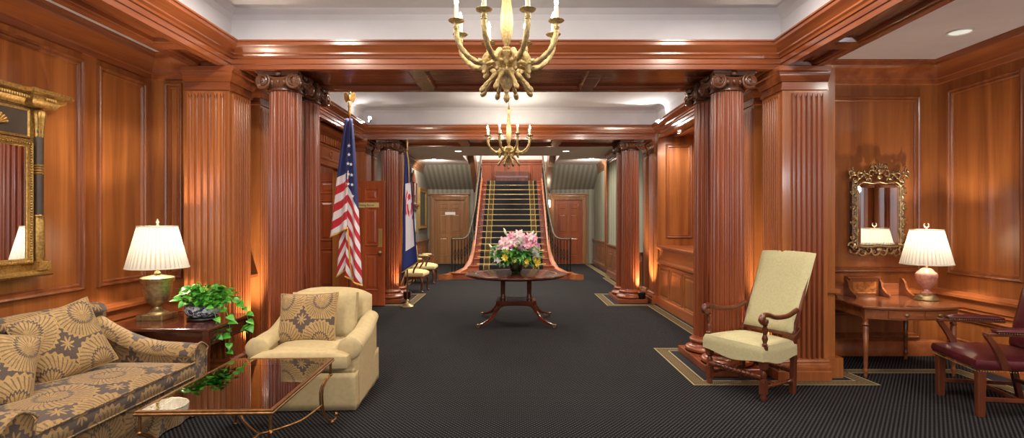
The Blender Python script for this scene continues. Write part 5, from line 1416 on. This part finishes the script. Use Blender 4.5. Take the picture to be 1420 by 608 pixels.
obj('cloth', m, 'wv_flag', f2, smooth=180, solid=.003)
m = MB(); edge(m, 0, (-.085, .19, .62, .80), 1.7, .035, -.03, 30); edge(m, 0, (-.11, -.03, .40, .64), 2, .02, .02, 14); m.tube([(-.045, -.02, 2.7), (-.085, -.03, 1.7), (-.087, -.04, .64)], .007, 6); m.tube([(.0, -.03, 2.76), (.03, -.045, 2.6), (.045, -.05, 2.2)], .012, 6)
m.tube([(.19, -.03, .8), (.165, -.03, 1.1)], .012, 6)
obj('fringe', m, 'fringe', f2, smooth=180)

# ================================================================== pictures and bracket on the left lobby wall, sconce, switch
def frame_pic(name, label, y0, y1, z0, z1, fr, pic, w_=.09):
    f = thing(name, label, 'picture', (LL, (y0+y1)/2, z0)); W_ = y1-y0; H_ = z1-z0
    obj('frame', MB().rings((0, -W_/2, 0), (0, 1, 0), (0, 0, 1), (1, 0, 0), W_, H_, [(0, 0), (0, .05), (.02, .06), (w_*.6, .03), (w_, .035), (w_, .01)], fill=False), fr, f)
    obj('canvas', MB().box(.005, .015, -W_/2+.03, W_/2-.03, .03, H_-.03), pic, f); return f
frame_pic('framed_picture', 'large picture in a gold frame on the left lobby wall near the oak door', 17.5, 18.9, 1.26, 2.58, 'gold', 'mat_teal', .12)
frame_pic('framed_picture', 'small pale framed print under the carved wall bracket', 15.9, 17.0, 1.15, 1.86, 'gilt', 'mat_pale', .06)
wb = thing('wall_bracket', 'carved wooden wall shelf with an arched crest on the left lobby wall', 'shelf', (LL, 16.4, 1.95))
obj('shelf', MB().box(0, .16, -.4, .4, 0, .06).box(0, .12, -.35, .35, -.08, 0), 'walnut', wb, bevel=.01)
obj('back_panel', MB().box(0, .03, -.3, .3, .06, .72), 'walnut', wb)
obj('crest', MB().prism([(-.34, .72)] + [(.34*-math.cos(PI*i/12), .74+.26*math.sin(PI*i/12)) for i in range(13)] + [(.34, .72)], 0, .06, 'X').ell((.05, 0, 1.03), .03, .05, .06, 10, 8), 'walnut', wb)
for y in (-.27, .27): obj('column', MB().lathe([(.03, .06), (.022, .1), (.022, .66), (.034, .7)], (.09, y, 0), 14), 'walnut', wb, smooth=50)
obj('candlestick', MB().lathe([(.05, .06), (.05, .08), (.015, .1), (.02, .2), (.015, .3), (.03, .33)], (.09, 0, 0), 14), 'gilt', wb, smooth=50)
sn = thing('wall_sconce', 'small lit wall sconce to the left of the red door', 'wall lamp', (1.22, YD, 2.1))
obj('backplate', MB().box(-.03, .03, -.02, 0, -.12, .12), 'brass', sn); obj('glass_shade', MB().lathe([(.03, -.12), (.05, -.1), (.05, .12), (.03, .14)], (0, -.08, 0), 16), emit('sconce_glow', (1, .88, .68), 4), sn, smooth=50)
light('POINT', 'sconce_light', (0, -.25, 0), 4, WARM, .05, parent=sn)
sw = tag(obj('light_switch', MB().box(-.04, .04, -.012, 0, -.06, .06), 'white', bevel=.003), 'pale switch plate on the casing left of the red door', 'switch'); sw.location = (1.33, YD-.0, 1.08)
obj('toggle', MB().box(-.006, .006, -.024, -.012, -.012, .012), 'white', sw)
pic = thing('framed_picture', 'small dark picture glimpsed between the far right columns', 'picture', (X(1, 2.98)+.3, 11.0, 1.35))
obj('frame', MB().rings((0, -.12, 0), (0, 1, 0), (0, 0, 1), (-1, 0, 0), .3, .45, [(0, 0), (0, .03), (.03, .02), (.03, .005)], fill=True), 'walnut', pic)

# ================================================================== floor uplights and recessed lamps
def uplight(label, loc, aim, power, col=(1, .82, .62)):
    u = thing('floor_uplight', label, 'spotlight', loc, 0, 'black floor uplights beside the columns')
    obj('base', MB().lathe([(.07, 0), (.07, .012), (.02, .02)], n=24), 'black', u, smooth=40)
    obj('can', MB().lathe([(.02, .02), (.04, .05), (.065, .09), (.07, .20), (.064, .20), (.058, .12)], n=28, caps=False), 'black', u, smooth=50)
    obj('lens', MB().lathe([(.058, .17), (.058, .175)], n=24), 'uplens', u)
    light('SPOT', 'uplight_beam', (0, 0, .21), power, col, .04, spot=1.5, blend=.7, parent=u).rotation_euler = (Vector(aim)-Vector((loc[0], loc[1], .2))).to_track_quat('-Z', 'Y').to_euler()
M['uplens'] = emit('uplight_lens', (.9, .93, 1), 3)
uplight('black floor uplight behind the far right columns, against the panelling', (X(1, 2.46)-.02, 10.22, .005), (X(1, 2.72), 10.5, 2.2), 140)
uplight('floor uplight behind the cream armchair at the near left pier', (X(-1, 2.50), 5.66, .005), (X(-1, 2.8), 5.75, 1.7), 190)
uplight('floor uplight tucked behind the tall yellow armchair', (X(1, 2.50), 5.66, .005), (X(1, 2.8), 5.75, 1.7), 150)
uplight('floor uplight at the foot of the far left columns', (X(-1, 1.92), 10.30, .005), (X(-1, 2.7), 10.7, 2.5), 60)
def recessed(label, x, y, z, r, power, mat='downlight', spot=2.9, parent_grp='recessed ceiling lamps', tilt=0):
    q = thing('recessed_light', label, 'ceiling light', (x, y, z), 0, parent_grp)
    obj('trim_ring', MB().lathe([(r, 0), (r, -.012), (r*.86, -.014), (r*.8, 0)], n=28, caps=False), 'white', q, smooth=50)
    obj('lamp', MB().lathe([(r*.8, -.001), (r*.8, -.006)], n=24), mat, q)
    if power: light('SPOT', 'spot_beam', (0, 0, -.03), power, NEUT, .06, spot=spot, blend=.6, parent=q, rot=(tilt, 0, 0))
HCZ = HC-.0
recessed('bright recessed lamp above the left of the staircase foot', -1.46, 14.4, HCZ, .10, 240)
recessed('bright recessed lamp above the right of the staircase foot', 1.35, 14.4, HCZ, .10, 240)
recessed('small recessed lamp in the lobby ceiling towards the oak door', -2.38, 16.4, HCZ, .08, 300, tilt=.9)
recessed('small recessed lamp in the lobby ceiling towards the red door', 2.24, 16.2, HCZ, .08, 300, tilt=.9)
for x in (-1.5, 1.4): light('SPOT', 'spot_beam', (x, 12.2, HC-.05), 90, NEUT, .08, spot=2.2, blend=.6)  # fill spots added behind the far beam, unseen and without fittings
recessed('recessed lamp over the ledge of the panelled right bay', 2.88, 9.55, 3.06, .06, 60)
recessed('large recessed lamp in the ceiling over the writing desk', 4.26, 5.27, 3.35, .11, 0, 'downlight_dim')
light('POINT', 'stairwell_light', (-.08, 17.8, 4.9), 300, NEUT, .3)
light('AREA', 'lobby_fill_light', (-.08, 12.0, 3.3), 110, NEUT, .8)  # area fill added for the lobby, hidden by the far beam

light('AREA', 'niche_light', (3.2, 8.0, 3.0), 22, NEUT, .25); light('AREA', 'side_room_light', (-4.1, 9.1, 2.95), 14, NEUT, .3)

cs = thing('cornice_spotlight', 'small glaring spotlight lying on the cornice above the far left columns', 'spotlight', (-2.6, 9.86, 3.285))
obj('can', MB().rod((0, .02, .03), (.03, -.05, .07), [(.028, 0), (.034, .6), (.036, 1)], 18), 'black', cs, smooth=50)
obj('lens', MB().ell((.034, -.056, .074), .03, .03, .03, 14, 8), 'bulb', cs, smooth=180)
